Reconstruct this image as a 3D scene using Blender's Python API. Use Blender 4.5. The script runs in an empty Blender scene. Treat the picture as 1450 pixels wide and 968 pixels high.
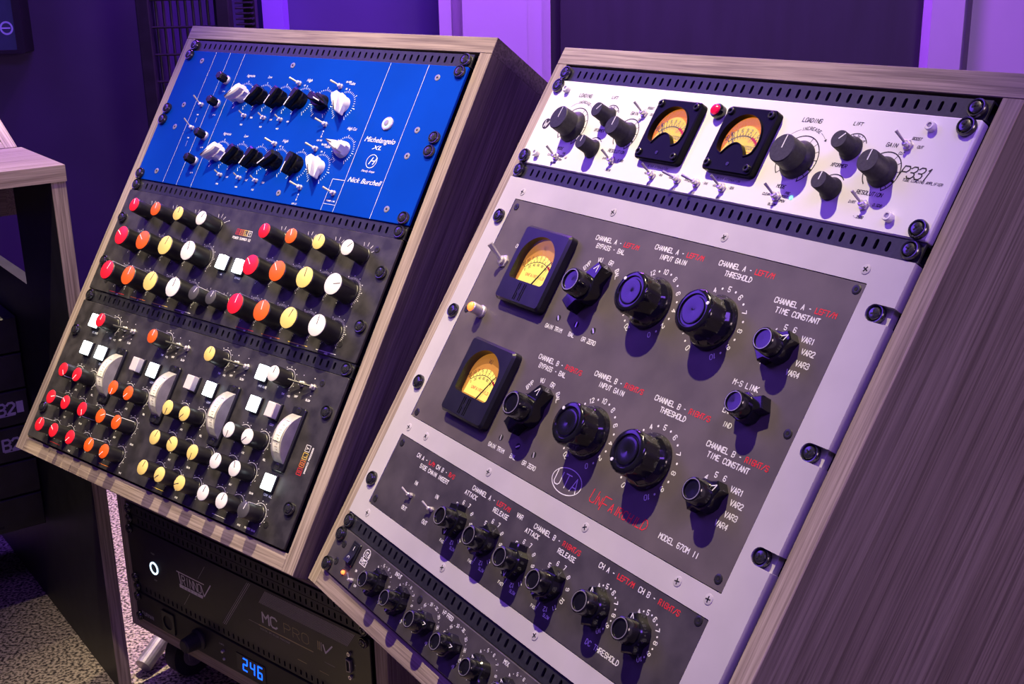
import bpy, math, random
from mathutils import Matrix, Vector
from mathutils.geometry import tessellate_polygon
random.seed(4)
PI = math.pi
sc = bpy.context.scene
col = sc.collection
R = math.radians

# ------------------------------------------------------------------ camera
FPX = 1739.56
cam_d = bpy.data.cameras.new('camera')
cam_d.sensor_width = 36.0
cam_d.lens = FPX / 1450 * 36.0
cam_d.clip_start = 0.05
cam = bpy.data.objects.new('camera', cam_d)
col.objects.link(cam)
# pitched 17.9 degrees down, rolled 1.1 degrees, one metre above the floor
right, fwd_, up_ = Vector((.99980, -.00610, -.01886)), Vector((0, .95140, -.30795)), Vector((.01982, .30789, .95121))
cam.matrix_world = Matrix(((right.x, up_.x, -fwd_.x, 0), (right.y, up_.y, -fwd_.y, 0), (right.z, up_.z, -fwd_.z, 1.0), (0, 0, 0, 1)))
sc.camera = cam

# ------------------------------------------------------------------ world, lights, exposure
world = bpy.data.worlds.new('world')
sc.world = world
world.use_nodes = True
bg = world.node_tree.nodes['Background']
bg.inputs[0].default_value = (.16, .09, .48, 1)
bg.inputs[1].default_value = .22
vs = sc.view_settings
vs.view_transform = 'Standard'
vs.look = 'None'
vs.exposure = 0.0
vs.gamma = 1.0
vs.use_curve_mapping = False


def lamp(name, kind, loc, target, power, color, **kw):
    d = bpy.data.lights.new(name, kind)
    d.energy = power
    d.color = color
    for k, v in kw.items():
        setattr(d, k, v)
    o = bpy.data.objects.new(name, d)
    col.objects.link(o)
    o.location = loc
    o.rotation_euler = (Vector(target) - Vector(loc)).to_track_quat('-Z', 'Y').to_euler()
    return o


WARM = (1.0, .82, .50)
lamp('ceiling_spot', 'SPOT', (-.62, .42, 2.5), (-.34, 1.33, .62), 120, WARM, spot_size=R(27), spot_blend=.7, shadow_soft_size=.02)
lamp('ceiling_spot', 'SPOT', (-.34, 1.10, 2.5), (-.13, 1.07, .55), 255, WARM, spot_size=R(43), spot_blend=.85, shadow_soft_size=.02)
lamp('ceiling_spot', 'SPOT', (-.42, 2.35, 2.5), (-.66, 1.86, 0), 420, WARM, spot_size=R(22), spot_blend=.5, shadow_soft_size=.02)
lamp('ceiling_spot', 'SPOT', (-1.15, 1.75, 2.5), (-.72, 1.62, .60), 170, WARM, spot_size=R(22), spot_blend=.4, shadow_soft_size=.02)
lamp('violet_fill_light', 'AREA', (-1.9, 2.3, 2.2), (.0, 1.1, .7), 29, (.20, .07, 1.0), shape='RECTANGLE', size=1.8, size_y=.9)
lamp('violet_fill_light', 'AREA', (.5, -.6, 2.5), (.2, 1.1, .7), 28, (.30, .12, 1.0), shape='RECTANGLE', size=1.6, size_y=.5)  # added violet fill from front right, not a known lamp; tints the cabinet sides
lamp('mauve_side_fill', 'AREA', (1.7, -.5, 1.25), (.4, .9, .5), 17, (1.0, .72, .80), shape='RECTANGLE', size=.6, size_y=.6)  # added fill aimed at the right cabinet's side, no lamp known there
lamp('violet_wall_washer', 'AREA', (.15, 2.45, 2.2), (.05, 3.0, 1.0), 85, (.42, .09, 1.0), shape='RECTANGLE', size=.8, size_y=.08)
lamp('violet_wall_washer', 'AREA', (1.35, 2.45, 2.2), (1.3, 3.0, 1.0), 6, (.34, .12, 1.0), shape='RECTANGLE', size=.6, size_y=.08)
lamp('violet_wall_washer', 'AREA', (-.55, 2.5, 2.2), (-.54, 3.0, 1.0), 12, (.22, .03, 1.0), shape='RECTANGLE', size=.2, size_y=.08)


# ------------------------------------------------------------------ materials
MATS = {}


def mat(name, color, rough=.5, metal=0., var=0., scale=60., bump=0., emis=None, estr=0., spec=.5, coat=0., trans=0., stretch=(1, 1, 1), alt=None):
    if name in MATS:
        return MATS[name]
    m = bpy.data.materials.new(name)
    m.use_nodes = True
    nt = m.node_tree
    b = nt.nodes['Principled BSDF']
    b.inputs['Base Color'].default_value = (*color, 1)
    b.inputs['Roughness'].default_value = rough
    b.inputs['Metallic'].default_value = metal
    b.inputs['Specular IOR Level'].default_value = spec
    b.inputs['Coat Weight'].default_value = coat
    b.inputs['Transmission Weight'].default_value = trans
    if emis:
        b.inputs['Emission Color'].default_value = (*emis, 1)
        b.inputs['Emission Strength'].default_value = estr
    tc = nt.nodes.new('ShaderNodeTexCoord')
    mp = nt.nodes.new('ShaderNodeMapping')
    mp.inputs['Scale'].default_value = stretch
    nt.links.new(tc.outputs['Object'], mp.inputs[0])
    n = nt.nodes.new('ShaderNodeTexNoise')
    n.inputs['Scale'].default_value = scale
    n.inputs['Detail'].default_value = 5
    nt.links.new(mp.outputs[0], n.inputs['Vector'])
    r = nt.nodes.new('ShaderNodeValToRGB')
    a = alt or tuple(c * (1 - var) for c in color)
    r.color_ramp.elements[0].color = (*a, 1)
    r.color_ramp.elements[0].position = .35
    r.color_ramp.elements[1].color = (*[min(1, c * (1 + var * .6)) for c in color], 1)
    r.color_ramp.elements[1].position = .65
    nt.links.new(n.outputs['Fac'], r.inputs[0])
    nt.links.new(r.outputs[0], b.inputs['Base Color'])
    if bump:
        bp = nt.nodes.new('ShaderNodeBump')
        bp.inputs['Strength'].default_value = bump
        bp.inputs['Distance'].default_value = .0008
        nt.links.new(n.outputs['Fac'], bp.inputs['Height'])
        nt.links.new(bp.outputs[0], b.inputs['Normal'])
    MATS[name] = m
    return m


def wood(name, grain, light, dark):
    """grain: axis index along which the fibres run"""
    m = bpy.data.materials.new(name)
    m.use_nodes = True
    nt = m.node_tree
    b = nt.nodes['Principled BSDF']
    b.inputs['Roughness'].default_value = .5
    b.inputs['Specular IOR Level'].default_value = .35
    tc = nt.nodes.new('ShaderNodeTexCoord')
    mp = nt.nodes.new('ShaderNodeMapping')
    s = [130, 130, 130]
    s[grain] = 3.0
    mp.inputs['Scale'].default_value = s
    nt.links.new(tc.outputs['Object'], mp.inputs[0])
    big = nt.nodes.new('ShaderNodeTexNoise')
    big.inputs['Scale'].default_value = 1.6
    big.inputs['Detail'].default_value = 8
    big.inputs['Roughness'].default_value = .68
    big.inputs['Distortion'].default_value = .9
    nt.links.new(mp.outputs[0], big.inputs['Vector'])
    mp2 = nt.nodes.new('ShaderNodeMapping')
    s2 = [420, 420, 420]
    s2[grain] = 9
    mp2.inputs['Scale'].default_value = s2
    nt.links.new(tc.outputs['Object'], mp2.inputs[0])
    fine = nt.nodes.new('ShaderNodeTexNoise')
    fine.inputs['Scale'].default_value = 1.0
    fine.inputs['Detail'].default_value = 4
    nt.links.new(mp2.outputs[0], fine.inputs['Vector'])
    mp3 = nt.nodes.new('ShaderNodeMapping')
    s3 = [9, 9, 9]
    s3[grain] = 1.5
    mp3.inputs['Scale'].default_value = s3
    nt.links.new(tc.outputs['Object'], mp3.inputs[0])
    wv = nt.nodes.new('ShaderNodeTexNoise')
    wv.inputs['Scale'].default_value = 1.0
    wv.inputs['Detail'].default_value = 3
    wv.inputs['Distortion'].default_value = 1.2
    nt.links.new(mp3.outputs[0], wv.inputs['Vector'])
    r = nt.nodes.new('ShaderNodeValToRGB')
    r.color_ramp.elements[0].position = .34
    r.color_ramp.elements[0].color = (*dark, 1)
    r.color_ramp.elements[1].position = .62
    r.color_ramp.elements[1].color = (*light, 1)
    nt.links.new(big.outputs['Fac'], r.inputs[0])
    r2 = nt.nodes.new('ShaderNodeValToRGB')
    r2.color_ramp.elements[0].position = .36
    r2.color_ramp.elements[0].color = (.45, .42, .40, 1)
    r2.color_ramp.elements[1].position = .56
    r2.color_ramp.elements[1].color = (1, 1, 1, 1)
    nt.links.new(fine.outputs['Fac'], r2.inputs[0])
    mx = nt.nodes.new('ShaderNodeMixRGB')
    mx.blend_type = 'MULTIPLY'
    mx.inputs[0].default_value = .75
    nt.links.new(r.outputs[0], mx.inputs[1])
    nt.links.new(r2.outputs[0], mx.inputs[2])
    r3 = nt.nodes.new('ShaderNodeValToRGB')
    r3.color_ramp.elements[0].position = .35
    r3.color_ramp.elements[0].color = (.66, .62, .6, 1)
    r3.color_ramp.elements[1].position = .6
    r3.color_ramp.elements[1].color = (1, 1, 1, 1)
    nt.links.new(wv.outputs['Fac'], r3.inputs[0])
    mx2 = nt.nodes.new('ShaderNodeMixRGB')
    mx2.blend_type = 'MULTIPLY'
    mx2.inputs[0].default_value = .8
    nt.links.new(mx.outputs[0], mx2.inputs[1])
    nt.links.new(r3.outputs[0], mx2.inputs[2])
    nt.links.new(mx2.outputs[0], b.inputs['Base Color'])
    bp = nt.nodes.new('ShaderNodeBump')
    bp.inputs['Strength'].default_value = .5
    bp.inputs['Distance'].default_value = .0006
    nt.links.new(fine.outputs['Fac'], bp.inputs['Height'])
    nt.links.new(bp.outputs[0], b.inputs['Normal'])
    MATS[name] = m
    return m


OAK_L, OAK_D = (.47, .385, .335), (.29, .23, .195)
wood('oak_x', 0, OAK_L, OAK_D)
wood('oak_z', 2, OAK_L, OAK_D)
wood('grey_oak_x', 0, (.20, .160, .155), (.125, .098, .098))
wood('grey_oak_z', 2, (.20, .160, .155), (.125, .098, .098))
wood('dark_oak_z', 2, (.16, .115, .10), (.075, .055, .05))
mat('vent_black', (.020, .020, .026), .42, var=.3, scale=300)
mat('hollow_black', (.006, .006, .008), .8, var=.2)
mat('blue_paint', (.0005, .043, .43), .5, var=.10, scale=9, spec=.05)
mat('black_anodized', (.036, .033, .038), .46, var=.45, scale=70, bump=.12)
mat('white_paint', (.80, .78, .80), .42, var=.03, scale=12)
mat('grey_paint', (.50, .47, .50), .42, var=.06, scale=20)
mat('brushed_black', (.105, .088, .092), .5, var=.2, scale=26, bump=.06, spec=.35)
mat('dark_brushed', (.060, .052, .060), .46, var=.3, scale=40, bump=.06, spec=.4)
mat('bakelite', (.008, .008, .010), .16, var=.3, coat=.4)
mat('gloss_black', (.010, .010, .012), .22, var=.3, spec=.18)
mat('bakelite_face', (.014, .014, .020), .22, var=.3, coat=.3)
mat('black_plastic', (.018, .017, .019), .36, var=.3)
mat('matte_black', (.022, .020, .026), .55, var=.3, scale=400, bump=.2)
mat('satin_black', (.014, .014, .020), .30, var=.2)
mat('white_plastic', (.82, .79, .78), .34, var=.04)
mat('cap_red', (.90, .012, .035), .45, var=.06)
mat('cap_orange', (.95, .13, .012), .45, var=.06)
mat('cap_yellow', (.90, .70, .20), .45, var=.05)
mat('cap_white', (.86, .84, .80), .45, var=.03)
mat('cap_grey', (.075, .072, .080), .45, var=.1)
mat('chrome', (.78, .74, .70), .26, metal=.55, var=.1)
mat('steel', (.36, .34, .35), .34, metal=.45, var=.2)
mat('screw_black', (.10, .10, .11), .24, var=.3, metal=.85, coat=.2)
mat('ink_white', (.82, .82, .84), .6, var=.03)
mat('ink_grey', (.46, .45, .48), .6, var=.03)
mat('ink_red', (.72, .02, .03), .6, var=.05)
mat('ink_orange', (.85, .22, .03), .6, var=.05)
mat('ink_yellow', (.85, .62, .12), .6, var=.05)
mat('ink_black', (.018, .012, .02), .6, var=.1)
mat('ink_gold', (.52, .47, .24), .5, var=.1)
mat('amber_face', (.30, .17, .01), .8, var=.06, emis=(1.0, .66, .11), estr=.80, spec=.02)
mat('meter_black', (.006, .006, .008), .30, var=.2, spec=.07)
mat('amber_rim', (.30, .1, .005), .8, var=.06, emis=(1.0, .27, .005), estr=.7, spec=.02)
mat('warm_face', (.3, .25, .06), .8, var=.05, emis=(1.0, .76, .17), estr=.95, spec=.02)
mat('warm_shade', (.3, .15, .05), .8, var=.1, emis=(.8, .30, .04), estr=.45, spec=.02)
mat('meter_cream', (.82, .76, .62), .4, var=.08, scale=90, emis=(1.0, .86, .58), estr=.35)
mat('meter_frosted', (.62, .60, .55), .28, var=.15, scale=120, trans=.25)
mat('key_lit', (.9, .95, .95), .4, var=.02, emis=(.86, 1.0, 1.0), estr=3.2)
mat('key_unlit', (.72, .66, .66), .3, var=.04)
mat('led_red', (1, .1, .03), .4, var=.02, emis=(1.0, .10, .02), estr=6.)
mat('lens_orange', (1, .35, .05), .3, var=.2, scale=300, emis=(1.0, .16, .03), estr=2.2)
mat('lens_red', (.85, .01, .07), .15, var=.1, emis=(.9, .0, .06), estr=.45, coat=.6)
mat('led_green', (.3, 1, .7), .4, var=.02, emis=(.25, 1.0, .62), estr=1.2)
mat('led_blue', (.1, .3, 1), .4, var=.02, emis=(.0, .09, 1.0), estr=3.)
mat('led_cyan', (.5, .8, 1), .4, var=.02, emis=(.04, .30, 1.0), estr=2.6)
mat('led_white', (.9, .95, 1), .4, var=.02, emis=(.55, .78, 1.0), estr=3.)
mat('wall_dark', (.065, .045, .105), .75, var=.12, scale=5)
mat('wall_blue', (.075, .055, .17), .7, var=.08, scale=4)
mat('strip_violet_lit', (.30, .15, .62), .6, var=.05, scale=4)  # violet light on the pale wall strip, put into its base colour
mat('wall_violet', (.55, .50, .56), .7, var=.05, scale=4)
mat('panel_dark', (.024, .022, .034), .6, var=.15, scale=6, stretch=(6, 1, 1))
mat('screen_dark', (.012, .012, .03), .18, var=.2, emis=(.03, .02, .16), estr=.35)
mat('screen_print', (.3, .2, .6), .4, var=.1, emis=(.22, .12, .62), estr=.35)
mat('rubber', (.02, .02, .024), .6, var=.3)
mat('gear_black', (.012, .012, .014), .5, var=.4, scale=40)


def glass(name):
    m = bpy.data.materials.new(name)
    m.use_nodes = True
    nt = m.node_tree
    nt.nodes.clear()
    out = nt.nodes.new('ShaderNodeOutputMaterial')
    mix = nt.nodes.new('ShaderNodeMixShader')
    t = nt.nodes.new('ShaderNodeBsdfTransparent')
    g = nt.nodes.new('ShaderNodeBsdfGlossy')
    g.inputs['Roughness'].default_value = .06
    mix.inputs[0].default_value = .012
    nt.links.new(t.outputs[0], mix.inputs[1])
    nt.links.new(g.outputs[0], mix.inputs[2])
    nt.links.new(mix.outputs[0], out.inputs[0])
    MATS[name] = m


glass('glass')


def carpet():
    m = bpy.data.materials.new('carpet')
    m.use_nodes = True
    nt = m.node_tree
    b = nt.nodes['Principled BSDF']
    b.inputs['Roughness'].default_value = .95
    b.inputs['Specular IOR Level'].default_value = .1
    tc = nt.nodes.new('ShaderNodeTexCoord')
    n = nt.nodes.new('ShaderNodeTexNoise')
    n.inputs['Scale'].default_value = 210
    n.inputs['Detail'].default_value = 3
    nt.links.new(tc.outputs['Object'], n.inputs['Vector'])
    r = nt.nodes.new('ShaderNodeValToRGB')
    r.color_ramp.elements[0].position = .40
    r.color_ramp.elements[0].color = (.05, .042, .04, 1)
    r.color_ramp.elements[1].position = .58
    r.color_ramp.elements[1].color = (.46, .39, .31, 1)
    nt.links.new(n.outputs['Fac'], r.inputs[0])
    nt.links.new(r.outputs[0], b.inputs['Base Color'])
    bp = nt.nodes.new('ShaderNodeBump')
    bp.inputs['Strength'].default_value = 1.0
    bp.inputs['Distance'].default_value = .004
    nt.links.new(n.outputs['Fac'], bp.inputs['Height'])
    nt.links.new(bp.outputs[0], b.inputs['Normal'])
    MATS['carpet'] = m


carpet()

# ------------------------------------------------------------------ mesh helpers
# Face space, in millimetres: x right, y up along the front, z out of the front.


class MB:
    def __init__(s):
        s.v, s.f = [], []

    def add(s, verts, faces):
        o = len(s.v)
        s.v += [tuple(p) for p in verts]
        s.f += [tuple(i + o for i in f) for f in faces]
        return s

    def box(s, x0, x1, y0, y1, z0, z1, c=0.):
        if c <= 0:
            return s.add([(x0, y0, z0), (x1, y0, z0), (x1, y1, z0), (x0, y1, z0), (x0, y0, z1), (x1, y0, z1), (x1, y1, z1), (x0, y1, z1)],
                         [(0, 3, 2, 1), (4, 5, 6, 7), (0, 1, 5, 4), (1, 2, 6, 5), (2, 3, 7, 6), (3, 0, 4, 7)])
        q = [(x0, y0), (x1, y0), (x1, y1), (x0, y1)]
        qi = [(x0 + c, y0 + c), (x1 - c, y0 + c), (x1 - c, y1 - c), (x0 + c, y1 - c)]
        v = [(x, y, z0) for x, y in q] + [(x, y, z1 - c) for x, y in q] + [(x, y, z1) for x, y in qi]
        f = [(0, 3, 2, 1), (8, 9, 10, 11)]
        for k in range(4):
            j = (k + 1) % 4
            f += [(k, j, 4 + j, 4 + k), (4 + k, 4 + j, 8 + j, 8 + k)]
        return s.add(v, f)

    def lathe(s, prof, n=20, cx=0., cy=0., lobes=0, amp=0., caps=True, lz=None):
        v = []
        for (r, z) in prof:
            for k in range(n):
                t = 2 * PI * k / n
                rr = r
                if lobes and (lz is None or lz[0] <= z <= lz[1]):
                    rr = r * (1 + amp * math.cos(lobes * t))
                v.append((cx + rr * math.sin(t), cy + rr * math.cos(t), z))
        f = []
        for i in range(len(prof) - 1):
            for k in range(n):
                j = (k + 1) % n
                f.append((i * n + k, (i + 1) * n + k, (i + 1) * n + j, i * n + j))
        if caps:
            f.append(tuple(range(n)))
            m = (len(prof) - 1) * n
            f.append(tuple(m + n - 1 - k for k in range(n)))
        return s.add(v, f)

    def prism(s, poly, z0, z1, holes=(), c=0.):
        """outline (counter-clockwise) with holes, extruded, the outer top edge chamfered by c"""
        loops = [list(poly)] + [list(h) for h in holes]
        top = [offset(poly, -c) if c else list(poly)] + loops[1:]
        flat = [p for l in loops for p in l]
        tris = tessellate_polygon([[Vector((x, y, 0)) for x, y in l] for l in loops])
        n = len(flat)
        tf = [p for l in top for p in l]
        v = [(x, y, z0) for x, y in flat] + [(x, y, z1) for x, y in tf]
        f = []
        for a, b, d in tris:
            ax, ay = flat[a]; bx, by = flat[b]; dx, dy = flat[d]
            if (bx - ax) * (dy - ay) - (by - ay) * (dx - ax) < 0:
                b, d = d, b
            f += [(n + a, n + b, n + d), (a, d, b)]
        o = 0
        base = len(v)
        mid = [(x, y, z1 - c) for x, y in poly] if c else []
        v += mid
        for li, l in enumerate(loops):
            k = len(l)
            for i in range(k):
                j = (i + 1) % k
                if li == 0 and c:
                    f += [(o + i, o + j, base + j, base + i), (base + i, base + j, n + o + j, n + o + i)]
                else:
                    f.append((o + i, o + j, n + o + j, n + o + i))
            o += k
        return s.add(v, f)

    def tube(s, p, q, r0, r1, n=8):
        p, q = Vector(p), Vector(q)
        d = (q - p).normalized()
        a = d.orthogonal().normalized()
        b = d.cross(a)
        v = []
        for c, r in ((p, r0), (q, r1)):
            for k in range(n):
                t = 2 * PI * k / n
                v.append(tuple(c + a * (r * math.cos(t)) + b * (r * math.sin(t))))
        f = [(k, (k + 1) % n, n + (k + 1) % n, n + k) for k in range(n)]
        f += [tuple(range(n - 1, -1, -1)), tuple(range(n, 2 * n))]
        return s.add(v, f)

    def line(s, a, b, w, z):
        (x0, y0), (x1, y1) = a, b
        d = math.hypot(x1 - x0, y1 - y0) or 1e-6
        ux, uy = (x1 - x0) / d * w / 2, (y1 - y0) / d * w / 2
        x0 -= ux * .6; y0 -= uy * .6; x1 += ux * .6; y1 += uy * .6
        return s.add([(x0 + uy, y0 - ux, z), (x1 + uy, y1 - ux, z), (x1 - uy, y1 + ux, z), (x0 - uy, y0 + ux, z)], [(0, 1, 2, 3)])

    def path(s, pts, w, z):
        for a, b in zip(pts, pts[1:]):
            s.line(a, b, w, z)
        return s

    def arc(s, cx, cy, r, a0, a1, w, z, n=16):
        """angles clockwise from up, degrees"""
        return s.path([(cx + r * math.sin(R(a0 + (a1 - a0) * k / n)), cy + r * math.cos(R(a0 + (a1 - a0) * k / n))) for k in range(n + 1)], w, z)

    def dot(s, cx, cy, r, z, n=10):
        return s.add([(cx + r * math.cos(2 * PI * k / n), cy + r * math.sin(2 * PI * k / n), z) for k in range(n)], [tuple(range(n))])

    def ticks(s, cx, cy, r0, r1, a0, a1, n, w, z, major=0, r2=None):
        for k in range(n):
            a = R(a0 + (a1 - a0) * k / (n - 1))
            e = r2 if (major and k % major == 0) else r1
            s.line((cx + r0 * math.sin(a), cy + r0 * math.cos(a)), (cx + e * math.sin(a), cy + e * math.cos(a)), w, z)
        return s

    def text(s, t, x, y, h, w, z, adv=.82, align='l', ang=0., slant=0., cw=.62):
        """single-stroke lettering, cap height h, y is the middle of the line; ang clockwise in degrees"""
        step = h * adv
        tot = step * (len(t) - 1) + h * cw
        x0 = {'l': 0, 'c': -tot / 2, 'r': -tot}[align]
        ca, sa = math.cos(R(ang)), math.sin(R(ang))
        for i, ch in enumerate(t.upper()):
            for st in GLYPH.get(ch, '').split('|'):
                pts = []
                for g in st.split():
                    gx, gy = int(g[0]) / 4 * cw * h, (int(g[1]) / 6 - .5) * h
                    gx += x0 + i * step + slant * gy
                    pts.append((x + gx * ca + gy * sa, y - gx * sa + gy * ca))
                s.path(pts, w, z)
        return s

    def mesh(s, name, smooth=38):
        me = bpy.data.meshes.new(name)
        me.from_pydata([(x / 1000, -z / 1000, y / 1000) for x, y, z in s.v], [], s.f)
        me.validate()
        me.shade_smooth()
        me.set_sharp_from_angle(angle=R(smooth))
        return me

    def build(s, name, m, parent=None, at=(0, 0, 0), rot=0.):
        return obj(name, s.mesh(name), m, parent, at, rot)


GLYPH = {'A': '00 26 40|12 32', 'B': '00 06 36 45 44 33 03|33 42 41 30 00', 'C': '45 36 16 05 01 10 30 41', 'D': '00 06 26 44 42 20 00',
         'E': '46 06 00 40|03 33', 'F': '46 06 00|03 33', 'G': '45 36 16 05 01 10 30 41 43 23', 'H': '00 06|40 46|03 43', 'I': '20 26',
         'J': '46 41 30 10 01', 'K': '00 06|46 03 40', 'L': '06 00 40', 'M': '00 06 23 46 40', 'N': '00 06 40 46',
         'O': '10 01 05 16 36 45 41 30 10', 'P': '00 06 36 45 44 33 03', 'Q': '10 01 05 16 36 45 41 30 10|22 40', 'R': '00 06 36 45 44 33 03|23 40',
         'S': '45 36 16 05 04 13 33 42 41 30 10 01', 'T': '06 46|26 20', 'U': '06 01 10 30 41 46', 'V': '06 20 46', 'W': '06 10 24 30 46',
         'X': '00 46|06 40', 'Y': '06 23 46|23 20', 'Z': '06 46 00 40', '0': '10 01 05 16 36 45 41 30 10', '1': '15 26 20',
         '2': '05 16 36 45 44 00 40', '3': '05 16 36 45 44 33 42 41 30 10 01|13 33', '4': '30 36 02 42', '5': '46 06 03 33 42 41 30 10 01',
         '6': '45 36 16 05 01 10 30 41 42 33 03', '7': '06 46 10', '8': '13 04 05 16 36 45 44 33 13 02 01 10 30 41 42 33',
         '9': '01 10 30 41 45 36 16 05 04 13 43', '-': '13 33', '/': '00 46', '.': '20 21', '+': '03 43|21 25', 'o': '13 24 33 22 13'}


def offset(poly, d):
    """grow (d>0) or shrink a counter-clockwise outline by mitred offset"""
    n = len(poly)
    out = []
    for i in range(n):
        (ax, ay), (bx, by), (cx, cy) = poly[i - 1], poly[i], poly[(i + 1) % n]
        e1 = Vector((bx - ax, by - ay)).normalized()
        e2 = Vector((cx - bx, cy - by)).normalized()
        n1, n2 = Vector((e1.y, -e1.x)), Vector((e2.y, -e2.x))
        m = n1 + n2
        k = d / max(.35, 1 + n1.dot(n2))
        out.append((bx + m.x * k, by + m.y * k))
    return out


def rrect(x0, x1, y0, y1, r, n=4):
    p = []
    for cx, cy, a in ((x1 - r, y0 + r, -90), (x1 - r, y1 - r, 0), (x0 + r, y1 - r, 90), (x0 + r, y0 + r, 180)):
        for k in range(n + 1):
            t = R(a + 90 * k / n)
            p.append((cx + r * math.cos(t), cy + r * math.sin(t)))
    return p


def circle(cx, cy, r, n=20):
    return [(cx + r * math.cos(2 * PI * k / n), cy + r * math.sin(2 * PI * k / n)) for k in range(n)]


def obj(name, me, m, parent=None, at=(0, 0, 0), rot=0.):
    """at: face-space position in mm; rot: clockwise degrees about the outward axis"""
    if not me.materials:
        me.materials.append(MATS[m])
    o = bpy.data.objects.new(name, me)
    col.objects.link(o)
    o.parent = parent
    o.location = (at[0] / 1000, -at[2] / 1000, at[1] / 1000)
    if rot:
        o.rotation_euler = (0, R(rot), 0)
    return o


CACHE = {}


def cached(key, m, make):
    k = (key, m)
    if k not in CACHE:
        me = make().mesh(key)
        me.materials.append(MATS[m])
        CACHE[k] = me
    return CACHE[k]


def tag(o, label=None, cat=None, group=None, kind=None):
    if label: o['label'] = label
    if cat: o['category'] = cat
    if group: o['group'] = group
    if kind: o['kind'] = kind
    return o


def thing(name, matrix, label, cat, group=None):
    o = bpy.data.objects.new(name, None)
    o.empty_display_size = .05
    col.objects.link(o)
    o.matrix_world = matrix
    return tag(o, label, cat, group)


def script_text(body, size, shear, name):
    """cursive-looking print from the built-in font, as a flat mesh in face space (metres)"""
    cu = bpy.data.curves.new(name, 'FONT')
    cu.body = body
    cu.size = size / 1000
    cu.shear = shear
    cu.align_x = 'CENTER'
    cu.align_y = 'CENTER'
    cu.resolution_u = 3
    o = bpy.data.objects.new(name, cu)
    col.objects.link(o)
    me = bpy.data.meshes.new_from_object(o.evaluated_get(bpy.context.evaluated_depsgraph_get()))
    bpy.data.objects.remove(o)
    for v in me.vertices:
        x, y, z = v.co
        v.co = (x, -z, y)
    me.materials.clear()
    return me


# ------------------------------------------------------------------ frames of the furniture (metres, world)
def frame(origin, yaw, tilt, roll=0.):
    return Matrix.Translation(origin) @ Matrix.Rotation(yaw, 4, 'Z') @ Matrix.Rotation(roll, 4, 'Y') @ Matrix.Rotation(-tilt, 4, 'X')


FL = frame((-.21287, 1.44876, .89100), -.7144, .5831, -.0035)
FR = frame((.18840, 1.01036, .89080), -1.0018, .5806, -.0232)
FT = frame((-.34876, 1.37808, .27862), R(-40.5), 0)
U = 44.45
V3 = U / 3
PH = 4.0      # panel fronts stand 4 mm proud of the wood


def sub(frame_, y):
    """frame of a unit whose middle lies y mm below the top of the opening"""
    return frame_ @ Matrix.Translation((0, 0, -y / 1000))


# ------------------------------------------------------------------ room
def plain(name, x0, x1, y0, y1, z0, z1, m, kind='structure'):
    """world-axis box in metres"""
    me = bpy.data.meshes.new(name)
    me.from_pydata([(x, y, z) for z in (z0, z1) for x, y in ((x0, y0), (x1, y0), (x1, y1), (x0, y1))], [],
                   [(0, 3, 2, 1), (4, 5, 6, 7), (0, 1, 5, 4), (1, 2, 6, 5), (2, 3, 7, 6), (3, 0, 4, 7)])
    me.materials.append(MATS[m])
    o = bpy.data.objects.new(name, me)
    col.objects.link(o)
    if kind: o['kind'] = kind
    return o


plain('floor', -4, 4, -1.5, 3.4, -.05, 0, 'carpet')
plain('wall_left', -4, -.80, 2.92, 3.10, 0, 2.7, 'wall_dark')
plain('wall_back', -.80, 4, 3.0, 3.10, 0, 2.7, 'wall_blue')
plain('door_1', .128, .974, 2.96, 3.0, 0, 2.7, 'panel_dark')
plain('trim_9', .104, .128, 2.985, 3.0, 0, 2.7, 'panel_dark')
plain('trim_1', -.560, -.512, 2.93, 3.0, 0, 2.7, 'strip_violet_lit')
plain('trim_2', -.152, -.124, 2.90, 3.0, 0, 2.7, 'wall_violet')
plain('trim_3', -.124, -.098, 2.94, 3.0, 0, 2.7, 'wall_violet')
plain('trim_4', -.098, .048, 2.88, 3.0, 0, 2.7, 'wall_violet')
plain('trim_5', .048, .082, 2.89, 3.0, 0, 2.7, 'wall_violet')
plain('trim_6', .082, .104, 2.94, 3.0, 0, 2.7, 'wall_violet')
plain('wall_right', .975, 1.05, 2.90, 3.0, 0, 2.7, 'wall_violet')
plain('trim_7', 1.05, 1.078, 2.96, 3.0, 0, 2.7, 'wall_violet')
plain('trim_8', 1.078, 4, 2.93, 3.0, 0, 2.7, 'wall_violet')


# ------------------------------------------------------------------ shared small parts
def m_screw():
    b = MB()
    b.lathe([(6.9, 0), (7.0, 2.6), (6.4, 3.6), (5.6, 3.5), (5.0, 2.2), (4.9, 1.6)], 24, caps=False)
    b.lathe([(4.7, 1.2), (4.7, 3.2), (4.1, 4.0), (2.6, 4.35), (.01, 4.4)], 20, caps=False)
    return b


def m_cross():
    b = MB()
    b.box(-2.5, 2.5, -.6, .6, 3.6, 4.55)
    b.box(-.6, .6, -2.5, 2.5, 3.6, 4.55)
    return b


def rack_screw(parent, at, rot=None):
    s = obj('rack_screw', cached('rack_screw', 'screw_black', m_screw), 'screw_black', parent, at, random.uniform(0, 90) if rot is None else rot)
    obj('cross_recess', cached('cross_recess', 'hollow_black', m_cross), 'hollow_black', s)
    return s


def m_small_screw():
    return MB().lathe([(3.6, 0), (3.6, .35), (2.6, .7), (1.2, .5), (.01, .1)], 14, caps=False)


def m_small_hex():
    return MB().lathe([(1.3, .55), (1.3, .72)], 6)


def small_screw(parent, at, m='steel'):
    s = obj('panel_screw', cached('panel_screw', m, m_small_screw), m, parent, at, random.uniform(0, 60))
    obj('hex_recess', cached('hex_recess', 'hollow_black', m_small_hex), 'hollow_black', s)
    return s


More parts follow.
